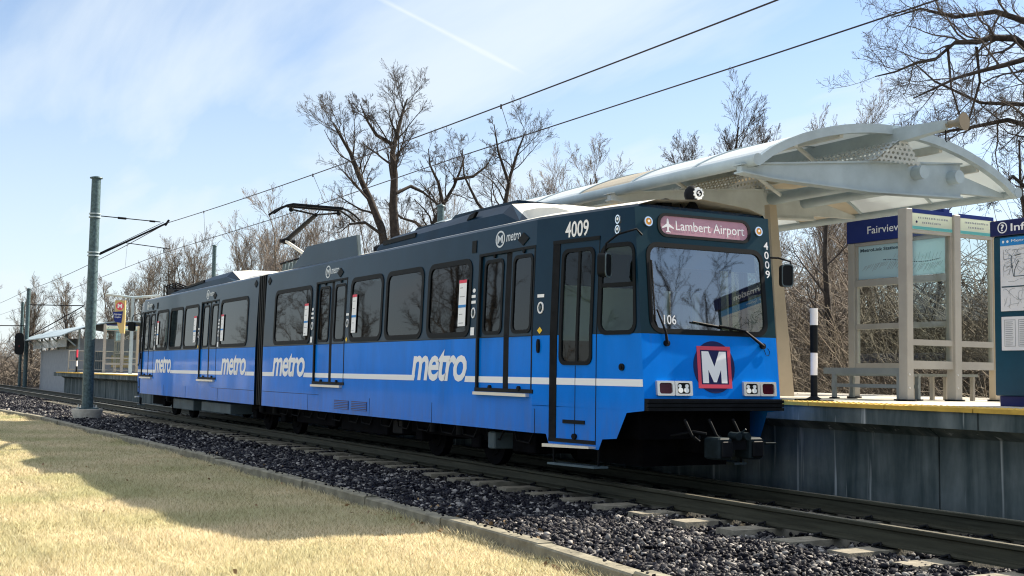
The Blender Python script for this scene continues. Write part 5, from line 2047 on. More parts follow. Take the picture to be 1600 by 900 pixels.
# ------------------------------------------------------------------ poles and overhead wires
POLE = thing('catenary_pole', (-26.5, -1.17, -0.35), 'tall weathered steel catenary pole with a bracket arm on a round concrete footing', 'pole')
mb = MB()
mb.tube([(-26.5, -1.17, 0.02), (-26.5, -1.17, 7.0)], [0.165, 0.135], 'galv', 20)
mb.build('pole_shaft', POLE)
mb = MB()
mb.tube([(-26.5, -1.17, 7.0), (-26.5, -1.17, 7.03), (-26.5, -1.17, 7.07)], [0.19, 0.19, 0.06], 'galv', 20)
mb.build('pole_cap', POLE)
mb = MB()
mb.tube([(-26.5, -1.17, -0.5), (-26.5, -1.17, -0.30), (-26.5, -1.17, 0.02), (-26.5, -1.17, 0.05)], [0.34, 0.36, 0.46, 0.44], 'concrete', 24)
mb.build('footing', POLE)
mb = MB()
mb.box(-26.78, -26.22, -1.45, -0.89, 0.05, 0.085, 'galv')
for sx in (-1, 1):
    for sy in (-1, 1):
        mb.tube([(-26.5 + sx * 0.22, -1.17 + sy * 0.22, 0.08), (-26.5 + sx * 0.22, -1.17 + sy * 0.22, 0.17)], 0.025, 'steel', 6)
mb.build('base_plate', POLE)
mb = MB()
for z in (5.92, 5.82, 4.75, 4.65):
    mb.tube([(-26.5, -1.17, z - 0.02), (-26.5, -1.17, z + 0.02)], 0.178, 'canopygrey', 18)
mb.build('clamp_band', POLE)
TIPY, TIPZ = 0.98, 5.80
mb = MB()
mb.tube([(-26.5, -1.0, 5.87), (-26.5, 0.78, TIPZ + 0.02)], 0.016, 'black', 6)
mb.tube([(-26.5, -0.5, 5.852), (-26.5, -0.25, 5.845)], 0.035, 'black', 8)
mb.tube([(-26.5, 0.45, 5.825), (-26.5, 0.62, 5.82)], 0.03, 'black', 8)
mb.tube([(-26.5, -1.0, 4.70), (-26.5, TIPY, TIPZ)], 0.030, 'black', 8)
mb.tube([(-26.5, -1.0, 4.74), (-26.5, TIPY - 0.1, TIPZ + 0.02)], 0.010, 'black', 6)
mb.tube([(-26.5, TIPY - 0.05, TIPZ - 0.08), (-26.5, TIPY + 0.06, TIPZ + 0.1)], 0.035, 'black', 8)
mb.tube([(-26.5, -0.22, 5.10), (-26.5, 1.1, 5.0), ], 0.014, 'black', 6)
mb.tube([(-26.5, 0.92, 5.0), (-26.5, 0.92, 4.88)], 0.022, 'black', 6)
mb.build('bracket_arm', POLE)


def plain_pole(x, y, z1, label, r=0.12):
    t = thing('catenary_pole', (x, y, 0), label, 'pole')
    mb = MB()
    mb.tube([(x, y, -0.3), (x, y, z1)], [r, r * 0.9], 'galv', 14)
    mb.build('pole_shaft', t)
    mb = MB()
    mb.tube([(x, y, z1), (x, y, z1 + 0.05), (x, y, z1 + 0.09)], [r * 1.12, r * 1.12, r * 0.3], 'galv', 14)
    mb.build('pole_cap', t)
    return t


plain_pole(-24.2, 9.3, 6.72, 'plain steel pole top showing above the front car roof beside a forked tree')
plain_pole(-48.6, 8.4, 7.45, 'plain steel pole top above the joint between the train sections', 0.11)
SG = plain_pole(-75.0, 3.0, 6.45, 'far steel pole with a black signal head left of the equipment shed', 0.14)
mb = MB()
mb.tube([(-75.4, 2.7, -0.3), (-75.4, 2.7, 5.6)], 0.10, 'galv', 8)
mb.build('side_pipe', SG)
sf = lambda u, v, d: tuple(Vector((-74.7, 2.55, 0)) + Vector((0.486, 0.874, 0)) * u + Vector((0.874, -0.486, 0)) * d + Vector((0, 0, v)))
mb = MB()
mb.prism(rr(-0.30, 0.30, 2.05, 3.50, 0.25), sf, 0.0, 0.12, 'gasket')
sh_ = mb.build('signal_head', SG)
mb = MB()
mb.prism(circ(0.02, 2.62, 0.07, 12), sf, 0.12, 0.15, 'red')
mb.build('signal_lens', sh_)
mb = MB()
mb.tube([(-75.0, 3.0, 5.42), (-75.0, 6.6, 5.5)], 0.035, 'black', 6)
mb.tube([(-75.0, 3.0, 3.2), (-75.0, 6.6, 5.5)], 0.035, 'black', 6)
mb.tube([(-75.0, 3.0, 2.9), (-75.0, 6.4, 5.05)], 0.02, 'black', 6)
mb.tube([(-75.0, -1.5, 3.9), (-75.0, 2.9, 4.0)], 0.03, 'black', 6)
mb.build('bracket_arm', SG)


def span(p0, p1, sag, n=24):
    return [(p0[0] + (p1[0] - p0[0]) * i / n, p0[1] + (p1[1] - p0[1]) * i / n, p0[2] + (p1[2] - p0[2]) * i / n - 4 * sag * (i / n) * (1 - i / n)) for i in range(n + 1)]


mb = MB()
ms1 = span((-26.5, TIPY, TIPZ), (26, 1.35, 5.80), 0.385, 40)
ms2 = span((-26.5, TIPY, TIPZ), (-75, 2.9, 6.40), 0.20, 24)
mb.tube(ms1, 0.0105, 'wire', 6)
mb.tube(ms2, 0.013, 'wire', 6)
ms3 = span((-75, 2.9, 6.40), (-130, 3.0, 6.6), 0.25, 12)
mb.tube(ms3, 0.013, 'wire', 6)
tag(mb.build('messenger_wire'), 'upper black overhead wire sagging from the pole bracket across the sky', 'overhead wire', 'overhead wires of the track')
mb = MB()
ct = [(-130, 3.2, 5.3), (-75, 2.9, 5.35), (-50, 1.9, 5.08), (-26.5, 0.92, 4.87), (-14, 1.36, 4.925), (-7, 1.33, 4.93), (1, 1.32, 4.885), (10, 1.3, 4.87), (26, 1.3, 4.87)]
mb.tube(ct, 0.0088, 'wire', 6)
tag(mb.build('contact_wire'), 'lower black overhead wire touched by the pantograph', 'overhead wire', 'overhead wires of the track')


def wire_at(pts, x):
    for a, b in zip(pts, pts[1:]):
        if min(a[0], b[0]) <= x <= max(a[0], b[0]) and a[0] != b[0]:
            t = (x - a[0]) / (b[0] - a[0])
            return Vector(a).lerp(Vector(b), t)
    return None


for i, xx in enumerate((-60, -42, -34, -22.2, -13.4, -5.0)):
    a = wire_at(ms1 if xx > -26.5 else ms2, xx)
    b = wire_at(ct, xx)
    mb = MB()
    mb.tube([a, b], 0.0045, 'wire', 4)
    mb.tube([a + Vector((0, 0, 0.02)), a - Vector((0, 0, 0.05))], 0.016, 'wire', 6)
    pos = ('far beyond the signal end', 'beyond the train rear', 'just behind the pole', 'nearest the bracket pole', 'beside the pantograph', 'in front of the pale tree', 'above the train front')[i]
    tag(mb.build('wire_dropper'), 'thin vertical wire joining both overhead wires, ' + pos, 'wire dropper', 'droppers between the overhead wires')
# ------------------------------------------------------------------ ballast stones (one heap nobody could count)
rng = np.random.default_rng(5)


def stone_variants(n=14):
    t = (1 + 5 ** 0.5) / 2
    V = np.array([(-1, t, 0), (1, t, 0), (-1, -t, 0), (1, -t, 0), (0, -1, t), (0, 1, t), (0, -1, -t), (0, 1, -t), (t, 0, -1), (t, 0, 1), (-t, 0, -1), (-t, 0, 1)], float)
    V /= np.linalg.norm(V[0])
    F = np.array([(0, 11, 5), (0, 5, 1), (0, 1, 7), (0, 7, 10), (0, 10, 11), (1, 5, 9), (5, 11, 4), (11, 10, 2), (10, 7, 6), (7, 1, 8), (3, 9, 4), (3, 4, 2), (3, 2, 6), (3, 6, 8), (3, 8, 9), (4, 9, 5), (2, 4, 11), (6, 2, 10), (8, 6, 7), (9, 8, 1)])
    out = []
    for _ in range(n):
        q = V * rng.uniform(0.55, 1.25, (12, 1)) + rng.normal(0, 0.10, (12, 3))
        q *= rng.uniform(0.5, 1.3, (1, 3))
        # split faces: pull the points onto a few planes
        for _c in range(4):
            nn = rng.normal(size=3)
            nn /= np.linalg.norm(nn)
            dist = q @ nn
            lim = rng.uniform(0.35, 0.65)
            q = q - np.outer(np.clip(dist - lim, 0, None), nn)
        out.append(q)
    return out, F


def fast_mesh(name, V, F, mat, kind=None):
    me = bpy.data.meshes.new(name)
    k = F.shape[1]
    me.vertices.add(len(V))
    me.vertices.foreach_set('co', V.astype(np.float32).ravel())
    me.loops.add(F.size)
    me.loops.foreach_set('vertex_index', F.astype(np.int32).ravel())
    me.polygons.add(len(F))
    me.polygons.foreach_set('loop_start', np.arange(0, F.size, k, dtype=np.int32))
    me.polygons.foreach_set('loop_total', np.full(len(F), k, dtype=np.int32))
    me.update(calc_edges=True)
    me.materials.append(M[mat])
    o = bpy.data.objects.new(name, me)
    COL.objects.link(o)
    if kind:
        o['kind'] = kind
    return o


def rand_rot(n):
    q = rng.normal(size=(n, 4))
    q /= np.linalg.norm(q, axis=1, keepdims=True)
    w, x, y, z = q.T
    return np.stack([1 - 2 * (y * y + z * z), 2 * (x * y - z * w), 2 * (x * z + y * w), 2 * (x * y + z * w), 1 - 2 * (x * x + z * z), 2 * (y * z - x * w),
                     2 * (x * z - y * w), 2 * (y * z + x * w), 1 - 2 * (x * x + y * y)], 1).reshape(n, 3, 3)


ky = np.vectorize(kerb_y)
SV, SF = stone_variants()
pts = []


def scatter(x0, x1, y0, y1, dens, s0, s1, zb, ztop=0.0):
    n = int((x1 - x0) * abs((y1 if y1 is not None else 0) - (y0 if y0 is not None else -2.1)) * dens)
    xs = rng.uniform(x0, x1, n)
    lo = ky(xs) + 0.11 if y0 is None else np.full(n, y0)
    hi = np.full(n, y1)
    ys = lo + (hi - lo) * rng.uniform(0, 1, n)
    s = rng.uniform(s0, s1, n) * rng.choice([0.7, 1.0, 1.0, 1.25], n)
    z = zb + rng.uniform(0, ztop, n) + 0.012 * np.sin(xs * 3.1 + ys * 5) + 0.015 * np.sin(ys * 3.3 - xs * 1.2)
    # keep off the tie tops
    fr_ = np.abs(((5.6 - xs) / 0.76) - np.round((5.6 - xs) / 0.76)) * 0.76
    keep = ~((fr_ < 0.17) & (ys > -0.04) & (ys < 2.66) & (rng.uniform(0, 1, n) > 0.34))
    for yr in (0.6075, 2.0425):
        keep &= np.abs(ys - yr) > 0.11
    pts.append(np.stack([xs, ys, z, s], 1)[keep])


scatter(-3.0, 6.0, None, 0.50, 1150, 0.022, 0.038, -0.285, 0.055)
scatter(-12.0, -3.0, None, 0.50, 850, 0.024, 0.040, -0.285, 0.055)
scatter(-32.0, -12.0, None, 0.50, 360, 0.030, 0.046, -0.285, 0.05)
scatter(-62.0, -32.0, None, 0.50, 170, 0.036, 0.056, -0.285, 0.05)
scatter(-2.0, 6.0, 0.7, 3.1, 600, 0.024, 0.040, -0.285, 0.045)
scatter(-62.0, -26.0, 0.7, 3.0, 90, 0.036, 0.056, -0.285, 0.045)
# some stones have rolled onto the kerb
xs = rng.uniform(-12, 5, 160)
pts.append(np.stack([xs, ky(xs) + rng.uniform(-0.07, 0.09, 160), np.full(160, -0.185), rng.uniform(0.012, 0.024, 160)], 1))
P = np.concatenate(pts)
n = len(P)
vi = rng.integers(0, len(SV), n)
base = np.stack(SV)[vi]
Rm = rand_rot(n)
V = np.einsum('nij,nkj->nki', Rm, base) * P[:, 3][:, None, None] * np.array([1.15, 1.15, 0.9]) + P[:, None, :3]
F = (SF[None] + (np.arange(n) * 12)[:, None, None]).reshape(-1, 3)
o = fast_mesh('ballast_gravel', V.reshape(-1, 3), F, 'stone', 'stuff')
tag(o, 'dark crushed stone ballast spread between kerb and platform wall', 'gravel')

# ------------------------------------------------------------------ lawn blades
pts = []
n = 520000
xs = 5.2 - 42 * rng.uniform(0, 1, n) ** 1.9
# the lawn in front of the lens narrows towards the far kerb
ylo = np.interp(xs, [-38, 0.5, 5.2], [-3.6, -7.0, -6.0])
yhi = ky(xs) - 0.075
ys = ylo + (yhi - ylo) * rng.uniform(0, 1, n)
ok = yhi > ylo
xs, ys = xs[ok], ys[ok]
d = np.hypot(xs - CAM.x, ys - CAM.y)
keep = rng.uniform(0, 1, len(xs)) < 1.0
xs, ys, d = xs[keep], ys[keep], d[keep]
n = len(xs)
patch = np.sin(xs * 2.3 + 1.7 * np.sin(ys * 1.9)) * np.sin(ys * 2.9 + xs * 0.7)
h = rng.uniform(0.022, 0.065, n) * (1 + 0.35 * patch)
w = rng.uniform(0.003, 0.0075, n) * np.clip(d / 11.0, 1, 3.0)
a = rng.uniform(0, 2 * np.pi, n)
b = rng.uniform(0, 2 * np.pi, n)
h *= np.where(yhi[ok] - ys < 0.10, 1.6, 1.0)
lean = rng.uniform(0.15, 1.3, n) * h
z0 = np.full(n, -0.356)
B = np.stack([xs, ys, z0], 1)
sd_ = np.stack([np.cos(a), np.sin(a), np.zeros(n)], 1) * w[:, None]
tip = B + np.stack([np.cos(b) * lean, np.sin(b) * lean, h], 1)
V = np.stack([B - sd_, B + sd_, tip], 1).reshape(-1, 3)
F = np.arange(n * 3).reshape(-1, 3)
o = fast_mesh('dry_grass', V, F, 'blade', 'stuff')
tag(o, 'short dry straw coloured winter grass on the lawn', 'grass')
# a few leaves blown against the kerb
mb = MB()
for k in range(110):
    xx = random.uniform(-2.5, 4.5) if k < 50 else random.uniform(-12, 3)
    yy = kerb_y(xx) + (random.choice([random.uniform(0.1, 0.45), random.uniform(-0.35, -0.1)]) if k < 80 else random.uniform(-4.0, -0.1))
    zz = -0.21 if yy > kerb_y(xx) else -0.30
    c = Vector((xx, yy, zz))
    u = Vector((random.uniform(-1, 1), random.uniform(-1, 1), random.uniform(-0.5, 0.5))).normalized()
    v = u.orthogonal().normalized()
    s_ = random.uniform(0.015, 0.035)
    mb.add([c - u * s_, c + v * s_ * 0.6, c + u * s_, c - v * s_ * 0.6 + Vector((0, 0, 0.01))], [(0, 1, 2, 3)], 'leaf')
o = mb.build('fallen_leaves', recalc=False)
tag(o, 'few brown fallen leaves along the kerb', 'leaves', kind='stuff')


# ------------------------------------------------------------------ bare trees
class Twigs:
    """collects tapered tubes as arrays"""

    def __init__(s):
        s.v, s.f = [], []
        s.n = 0

    def tube(s, pts, r0, r1, k):
        m = len(pts)
        ang = [2 * math.pi * j / k for j in range(k)]
        d = pts[-1] - pts[0]
        if d.length < 1e-6:
            return
        a = d.orthogonal().normalized()
        b = d.cross(a).normalized()
        cs = [(a * math.cos(t) + b * math.sin(t)) for t in ang]
        for i in range(m):
            r = r0 + (r1 - r0) * i / (m - 1)
            p = pts[i]
            for c in cs:
                s.v.append((p.x + c.x * r, p.y + c.y * r, p.z + c.z * r))
        for i in range(m - 1):
            o = s.n + i * k
            for j in range(k):
                l = (j + 1) % k
                s.f.append((o + j, o + l, o + k + l, o + k + j))
        s.n += m * k

    def build(s, name, mat, parent=None, org=None):
        V = np.array(s.v)
        if org is not None:
            V = V - np.array(org)
        o = fast_mesh(name, V, np.array(s.f), mat)
        o.data.polygons.foreach_set('use_smooth', [True] * len(s.f))
        if parent:
            o.parent = parent
        return o


def grow(tr, cr, pts, r0, r1, level, rnd, prm, length):
    """sets a limb down and lets it branch; levels 0-1 are trunk and limbs, the rest is crown"""
    tgt = tr if level <= prm.get('trunk_levels', 1) else cr
    tgt.tube(pts, r0, r1, 8 if level == 0 else (6 if level == 1 else (4 if level == 2 else 3)))
    if level >= prm['levels']:
        return
    nch = prm['n'][level]
    m = len(pts) - 1
    for c in range(nch):
        t = prm['t0'][level] + (1 - prm['t0'][level]) * (c + rnd.random()) / nch
        t = min(t, 0.995)
        i = min(int(t * m), m - 1)
        f = t * m - i
        p = pts[i].lerp(pts[i + 1], f)
        d = (pts[i + 1] - pts[i]).normalized()
        # spread away from the parent
        q = d.orthogonal().normalized()
        q.rotate(Matrix.Rotation(rnd.random() * 6.283, 3, d))
        ang = R(rnd.uniform(*prm['ang'][level]))
        nd = (d * math.cos(ang) + q * math.sin(ang)).normalized()
        nd = (nd + Vector((0, 0, prm['up'][level]))).normalized()
        L = length * prm['len'][level] * rnd.uniform(0.65, 1.15) * (1.0 - 0.45 * t)
        rb = (r0 + (r1 - r0) * t) * prm['rad'][level]
        seg = (6, 5, 4, 3)[min(level, 3)]
        P = [p]
        dd = nd.copy()
        for k in range(seg):
            dd = (dd + Vector((rnd.gauss(0, 1), rnd.gauss(0, 1), rnd.gauss(0, 1))) * prm['wob'] + Vector((0, 0, prm['bend'][level]))).normalized()
            P.append(P[-1] + dd * (L / seg))
        grow(tr, cr, P, rb, max(rb * 0.30, prm['rmin']), level + 1, rnd, prm, L)


SPREAD = dict(levels=4, n=(11, 7, 6, 4), t0=(0.35, 0.2, 0.15, 0.15), ang=((35, 65), (28, 58), (22, 52), (20, 50)), up=(0.10, 0.12, 0.10, 0.05), len=(0.42, 0.62, 0.60, 0.62),
              rad=(0.38, 0.50, 0.50, 0.55), wob=0.15, bend=(0.05, 0.06, 0.05, 0.03), rmin=0.006)
TALL = dict(SPREAD, n=(13, 7, 6, 4), t0=(0.25, 0.2, 0.15, 0.15), ang=((22, 50), (22, 45), (20, 45), (20, 45)), up=(0.22, 0.15, 0.1, 0.05), len=(0.44, 0.6, 0.6, 0.6), wob=0.11)
BUSHY = dict(SPREAD, rmin=0.010, levels=3, n=(18, 9, 7), t0=(0.12, 0.15, 0.15), ang=((18, 48), (20, 48), (20, 50)), up=(0.28, 0.15, 0.1), len=(0.55, 0.58, 0.6), wob=0.12, trunk_levels=0)


def tree(base, limbs, prm, seed, label, bark='bark', twig='twig', group=None, name='bare_tree'):
    """limbs: list of (points relative to base, r0, r1, spread length)"""
    rnd = random.Random(seed)
    t = thing(name, base, label, 'tree', group)
    tr, cr = Twigs(), Twigs()
    L0 = max(l[3] for l in limbs)
    for pts, r0, r1, L in limbs:
        q = prm if L > 0.7 * L0 else dict(prm, n=(max(4, int(prm['n'][0] * L / L0)),) + tuple(prm['n'][1:]))
        grow(tr, cr, [Vector(p) for p in pts], r0, r1, 0, rnd, q, L)
    tr.build('trunk', bark, t)
    if cr.n:
        cr.build('crown', twig, t)
    return t


rv = Vector((0.486, 0.874, 0))      # along the picture plane, so that limbs spread as seen
bv = Vector((-0.874, 0.486, 0))


def lp(*q):
    """limb through (sideways, height[, depth]) stations"""
    return [tuple(rv * a[0] + bv * (a[2] if len(a) > 2 else 0.0) + Vector((0, 0, a[1]))) for a in q]


def wander(h, lean, rnd, n=8):
    P = [Vector((0, 0, 0))]
    for i in range(n):
        P.append(P[-1] + Vector((lean[0] * h / n + rnd.gauss(0, 0.10) * h / n, lean[1] * h / n + rnd.gauss(0, 0.10) * h / n, h / n)))
    return P


# the forked tree left of centre
prm = dict(SPREAD, n=(17, 7, 6, 4), t0=(0.42, 0.2, 0.15, 0.15), len=(0.34, 0.62, 0.60, 0.62), ang=((30, 65), (28, 55), (22, 50), (20, 50)), rad=(0.36, 0.5, 0.5, 0.55), up=(0.18, 0.12, 0.1, 0.05), wob=0.13)
tree((-35.2, 12.3, -0.4), [
    (lp((0, 0), (-0.05, 3), (-0.15, 6), (-0.45, 7.7, 0.1), (-1.0, 9.0, 0.3), (-1.5, 10.0, 0.4), (-1.9, 11.0, 0.5), (-2.4, 11.8, 0.6), (-2.7, 12.3, 0.7)), 0.27, 0.03, 8.0),
    (lp((0.3, 0, 0.2), (0.22, 4, 0.2), (0.15, 7, 0.2), (0.02, 8.6, 0.1), (0.05, 10, 0.0), (-0.05, 10.9, -0.1), (0.15, 11.9, 0.0), (0.35, 12.8, 0.1), (0.5, 13.3, 0.2)), 0.29, 0.03, 8.0),
    (lp((0.12, 9.2), (0.7, 9.6, 0.5), (1.2, 9.4, 0.8), (1.6, 9.1, 1.0), (2.0, 8.8, 1.2)), 0.10, 0.02, 3.6),
    (lp((-0.35, 7.4), (-1.1, 7.9, -0.4), (-1.7, 7.8, -0.6), (-2.1, 7.4, -0.8)), 0.09, 0.02, 3.2),
    (lp((0.1, 11.2), (-0.7, 11.6, -0.4), (-1.1, 12.2, -0.5), (-1.4, 12.9, -0.6)), 0.10, 0.02, 4.0),
], prm, 11, 'large dark forked bare tree with two trunks rising behind the roof screen', 'bark', 'twig')
tree((-39.5, 16.8, -0.4), [
    (lp((0.1, 0), (0, 5), (-0.5, 7.5), (-0.55, 8.6, 0.1), (-0.1, 9.6, 0.2), (0.4, 10.5, 0.3), (0.7, 11.3, 0.3), (0.9, 12.0, 0.3)), 0.22, 0.025, 7.5),
    (lp((-0.5, 8.0), (-1.4, 8.8, 0.4), (-2.1, 9.0, 0.5), (-2.9, 9.9, 0.6)), 0.10, 0.02, 4.5),
    (lp((-0.1, 9.7), (-0.3, 10.6, -0.3), (-0.7, 11.4, -0.3), (-0.8, 12.2, -0.3)), 0.10, 0.02, 4.2),
    (lp((0.4, 10.8), (1.3, 11.0, 0.3), (1.9, 11.5, 0.4), (2.2, 12.0, 0.4)), 0.09, 0.02, 3.8),
], dict(SPREAD, n=(11, 7, 6, 4), len=(0.36, 0.62, 0.6, 0.62), up=(0.2, 0.12, 0.1, 0.05)), 12, 'slender grey bare tree right of the forked tree, its base behind the roof fairing', 'bark', 'twig')
tree((-34.8, 17.1, -0.4), [
    (lp((-0.3, 0), (-0.2, 5), (0.0, 7.5), (0.35, 9.2, 0.1), (0.55, 10.4, 0.2), (0.9, 11.6, 0.2), (1.2, 12.4, 0.2)), 0.18, 0.025, 7.8),
    (lp((0.05, 8.0), (-0.9, 9.2, 0.3), (-1.5, 10.4, 0.4), (-1.6, 11.6, 0.4)), 0.09, 0.02, 4.0),
    (lp((0.5, 10.0), (0.0, 11.4, -0.2), (-0.2, 12.6, -0.2)), 0.08, 0.02, 3.5),
    (lp((0.1, 8.3), (1.4, 8.8, 0.2), (2.4, 8.7, 0.3), (3.4, 9.1, 0.3)), 0.08, 0.02, 4.0),
], dict(SPREAD, n=(11, 7, 6, 4), len=(0.36, 0.62, 0.6, 0.62), up=(0.2, 0.12, 0.1, 0.05)), 13, 'thin bare tree leaning right behind the pale roof hood', 'bark', 'twig')
rnd = random.Random(3)
for (x, y, h, sd, lab) in ((-39.9, 24.5, 11.6, 21, 'small bare tree just right of the train roof hood, above the canopy tail'),
                           (-37.3, 25.0, 11.5, 22, 'round-topped small bare tree above the left part of the canopy roof')):
    tree((x, y, -0.4), [(wander(h, (0.01, 0.02), rnd), 0.17, 0.025, h * 0.75)], dict(TALL, n=(16, 7, 6, 4), rmin=0.007), sd, lab, 'barkgrey', 'twigbrown')
tree((-24.3, 21.5, -0.4), [
    (lp((0.3, 0), (0.2, 5), (0.25, 7.5), (0.2, 8.7), (0.1, 9.6), (0.2, 10.4), (0.3, 11.2)), 0.16, 0.022, 6.8),
    (lp((-0.2, 0), (-0.3, 6), (-0.5, 7.8), (-1.1, 8.7, 0.3), (-1.5, 9.3, 0.4), (-1.8, 9.7, 0.5)), 0.14, 0.022, 5.0),
    (lp((0.3, 8), (0.9, 9.6, 0.2), (1.3, 10.6, 0.2)), 0.08, 0.02, 4.0),
], dict(TALL, n=(14, 7, 6, 4)), 14, 'bare tree with fine upright twigs above the middle of the canopy roof', 'bark', 'twig')
for (x, y, h, sd, lab) in ((-33.8, 35.4, 12.9, 23, 'distant bare tree top just over the canopy arch'),
                           (-28.7, 34.3, 12.6, 24, 'distant bare tree top left of the horn loudspeaker')):
    tree((x, y, -0.4), [(wander(h, (0.0, 0.0), rnd), 0.2, 0.03, h * 0.8)], dict(TALL, n=(20, 8, 6, 4), rmin=0.008), sd, lab, 'barkgrey', 'twigbrown')
# the big tree whose limbs reach in from the right
prm = dict(SPREAD, levels=3, n=(14, 9, 8), t0=(0.12, 0.1, 0.1), ang=((30, 75), (30, 70), (25, 65)), len=(0.50, 0.55, 0.55), up=(0.02, 0.05, 0.05), bend=(0.02, 0.03, 0.02), wob=0.22,
           rad=(0.42, 0.5, 0.5), rmin=0.004, trunk_levels=0)
tree((-4.2, 14.45, -0.4), [
    (lp((0.1, 0), (0.05, 3), (0, 6), (0.1, 8), (0.2, 10.5), (0.1, 13)), 0.38, 0.12, 4.0),
    (lp((0, 7.4), (-0.9, 8.35, 0.3), (-1.54, 8.75, 0.2), (-2.1, 8.7), (-2.45, 8.55, -0.2), (-2.95, 8.5, -0.3), (-3.35, 8.15, -0.3), (-3.75, 8.05, -0.4), (-4.2, 7.85, -0.4), (-4.6, 7.75, -0.4)), 0.095, 0.012, 3.6),
    (lp((0, 6.9), (-0.9, 7.7, -0.4), (-1.5, 8.15, -0.6), (-2.1, 7.95, -0.7), (-2.6, 7.8, -0.8), (-3.1, 7.65, -0.8), (-3.7, 7.35, -0.9), (-4.0, 7.2, -0.9)), 0.085, 0.012, 3.6),
    (lp((0, 6.2), (-0.8, 6.9, 0.5), (-1.5, 7.15, 0.7), (-2.3, 7.0, 0.9), (-3.0, 6.9, 1.0), (-3.6, 6.8, 1.0)), 0.075, 0.012, 3.4),
    (lp((0, 5.0), (-0.8, 5.5, -0.3), (-1.5, 5.4, -0.5), (-1.9, 5.75, -0.5), (-2.2, 5.5, -0.5), (-2.4, 5.1, -0.5)), 0.07, 0.012, 2.6),
    (lp((0.1, 8.2), (-0.8, 9.0, 0.3), (-1.8, 9.4, 0.5), (-2.6, 9.3, 0.6), (-3.3, 9.5, 0.7), (-3.9, 9.3, 0.7)), 0.09, 0.012, 3.6),
    (lp((-2.4, 8.5), (-2.3, 7.8, 0.1), (-2.5, 7.0, 0.2), (-3.0, 6.5, 0.3)), 0.035, 0.008, 2.2),
    (lp((-1.5, 8.1, -0.6), (-1.7, 7.4, -0.6), (-1.6, 6.8, -0.5), (-2.1, 6.3, -0.4)), 0.035, 0.008, 2.0),
    (lp((-3.1, 8.45, -0.3), (-3.0, 7.6, -0.2), (-2.7, 6.9, 0.0)), 0.03, 0.008, 2.0),
    (lp((0, 7.0), (-1.0, 7.5, 0.8), (-1.9, 7.6, 1.1), (-2.8, 8.1, 1.3), (-3.4, 8.7, 1.4)), 0.06, 0.01, 2.8),
], prm, 31, 'big dark bare tree reaching crooked limbs in from the right edge above the canopy', 'bark', 'twig')
# rows of smaller trees far left behind the platform and the train
far = ((-56.9, 14.4, 11.6, 'barkpale', 'pale many-stemmed bare tree behind the pantograph'),
       (-62.7, 14.4, 11.2, 'barkpale', 'pale bare tree left of the pantograph above the rear roof'),
       (-55.5, 17.0, 11.2, 'barkpale', 'pale bare tree between pantograph and the dark forked tree'),
       (-69.7, 12.1, 9.9, 'barkgrey', 'grey bare tree over the rear car roof end'),
       (-66.0, 16.0, 10.4, 'barkpale', 'pale bare tree beside the far grey pole top'),
       (-76.3, 10.6, 8.4, 'barkgrey', 'bare tree right of the tall bracket pole and behind the T-shaped lamp'),
       (-74.5, 14.5, 9.0, 'barkpale', 'pale slim bare tree behind the tan blade sign'),
       (-88.9, 11.5, 8.2, 'barkgrey', 'low bare tree behind the equipment shed roof'),
       (-85.5, 7.6, 8.0, 'barkgrey', 'dark small bare tree between signal pole and equipment shed'),
       (-98.0, 6.0, 8.6, 'barkgrey', 'far bare tree left of the signal pole'),
       (-110.0, 3.0, 9.0, 'barkgrey', 'farthest bare tree at the left edge of the trackside'),
       (-48.0, 19.0, 10.0, 'barkgrey', 'short bare tree right behind the dark forked tree'),
       (-46.5, 26.0, 11.0, 'barkgrey', 'far bare tree between the forked and the slender grey tree'),
       (-42.0, 30.0, 11.0, 'barkgrey', 'far bare tree behind the thin leaning tree'),
       (-60.0, 22.0, 11.5, 'barkpale', 'far pale bare tree left of the forked tree base'),
       (-57.0, 33.0, 14.2, 'barkpale', 'far pale bare tree showing between the two trunks of the forked tree'),
       (-54.0, 38.0, 14.5, 'barkpale', 'far pale bare tree right of the forked tree, behind the slender grey tree'),
       (-49.0, 40.0, 14.2, 'barkpale', 'far pale bare tree behind the pale roof hood'),
       (-45.0, 42.0, 14.4, 'barkpale', 'far pale bare tree behind the tail end of the canopy roof'),
       (-41.0, 44.0, 14.0, 'barkpale', 'far pale low bare tree behind the left canopy panels'),
       (-50.0, 30.0, 12.2, 'barkgrey', 'far grey bare tree just right of the plain pole top'),
       (-52.0, 46.0, 14.6, 'barkpale', 'farthest pale bare tree in the gap right of the leaning tree'),
       (-46.5, 50.0, 15.0, 'barkpale', 'farthest pale bare tree in the gap before the round-topped small tree'),
       (-70.0, 24.0, 11.0, 'barkpale', 'far pale bare tree left of the far grey pole top'),
       (-80.0, 22.0, 10.5, 'barkpale', 'far pale bare tree above the rear fairing of the train'),
       (-64.0, 30.0, 13.2, 'barkpale', 'far pale bare tree above the pantograph knee'))
for i, (x, y, h, bk, lab) in enumerate(far):
    rnd = random.Random(100 + i)
    limbs = []
    for k in range(rnd.randint(3, 5)):
        lean = (rnd.uniform(-0.16, 0.16), rnd.uniform(-0.2, 0.2))
        limbs.append((wander(h * rnd.uniform(0.75, 1.0), lean, rnd), 0.12, 0.025, h * 0.62))
    tree((x, y, -0.4), limbs, BUSHY, 200 + i, lab, bk, 'twigpale' if bk == 'barkpale' else 'twigbrown', 'bare trees along the railway')
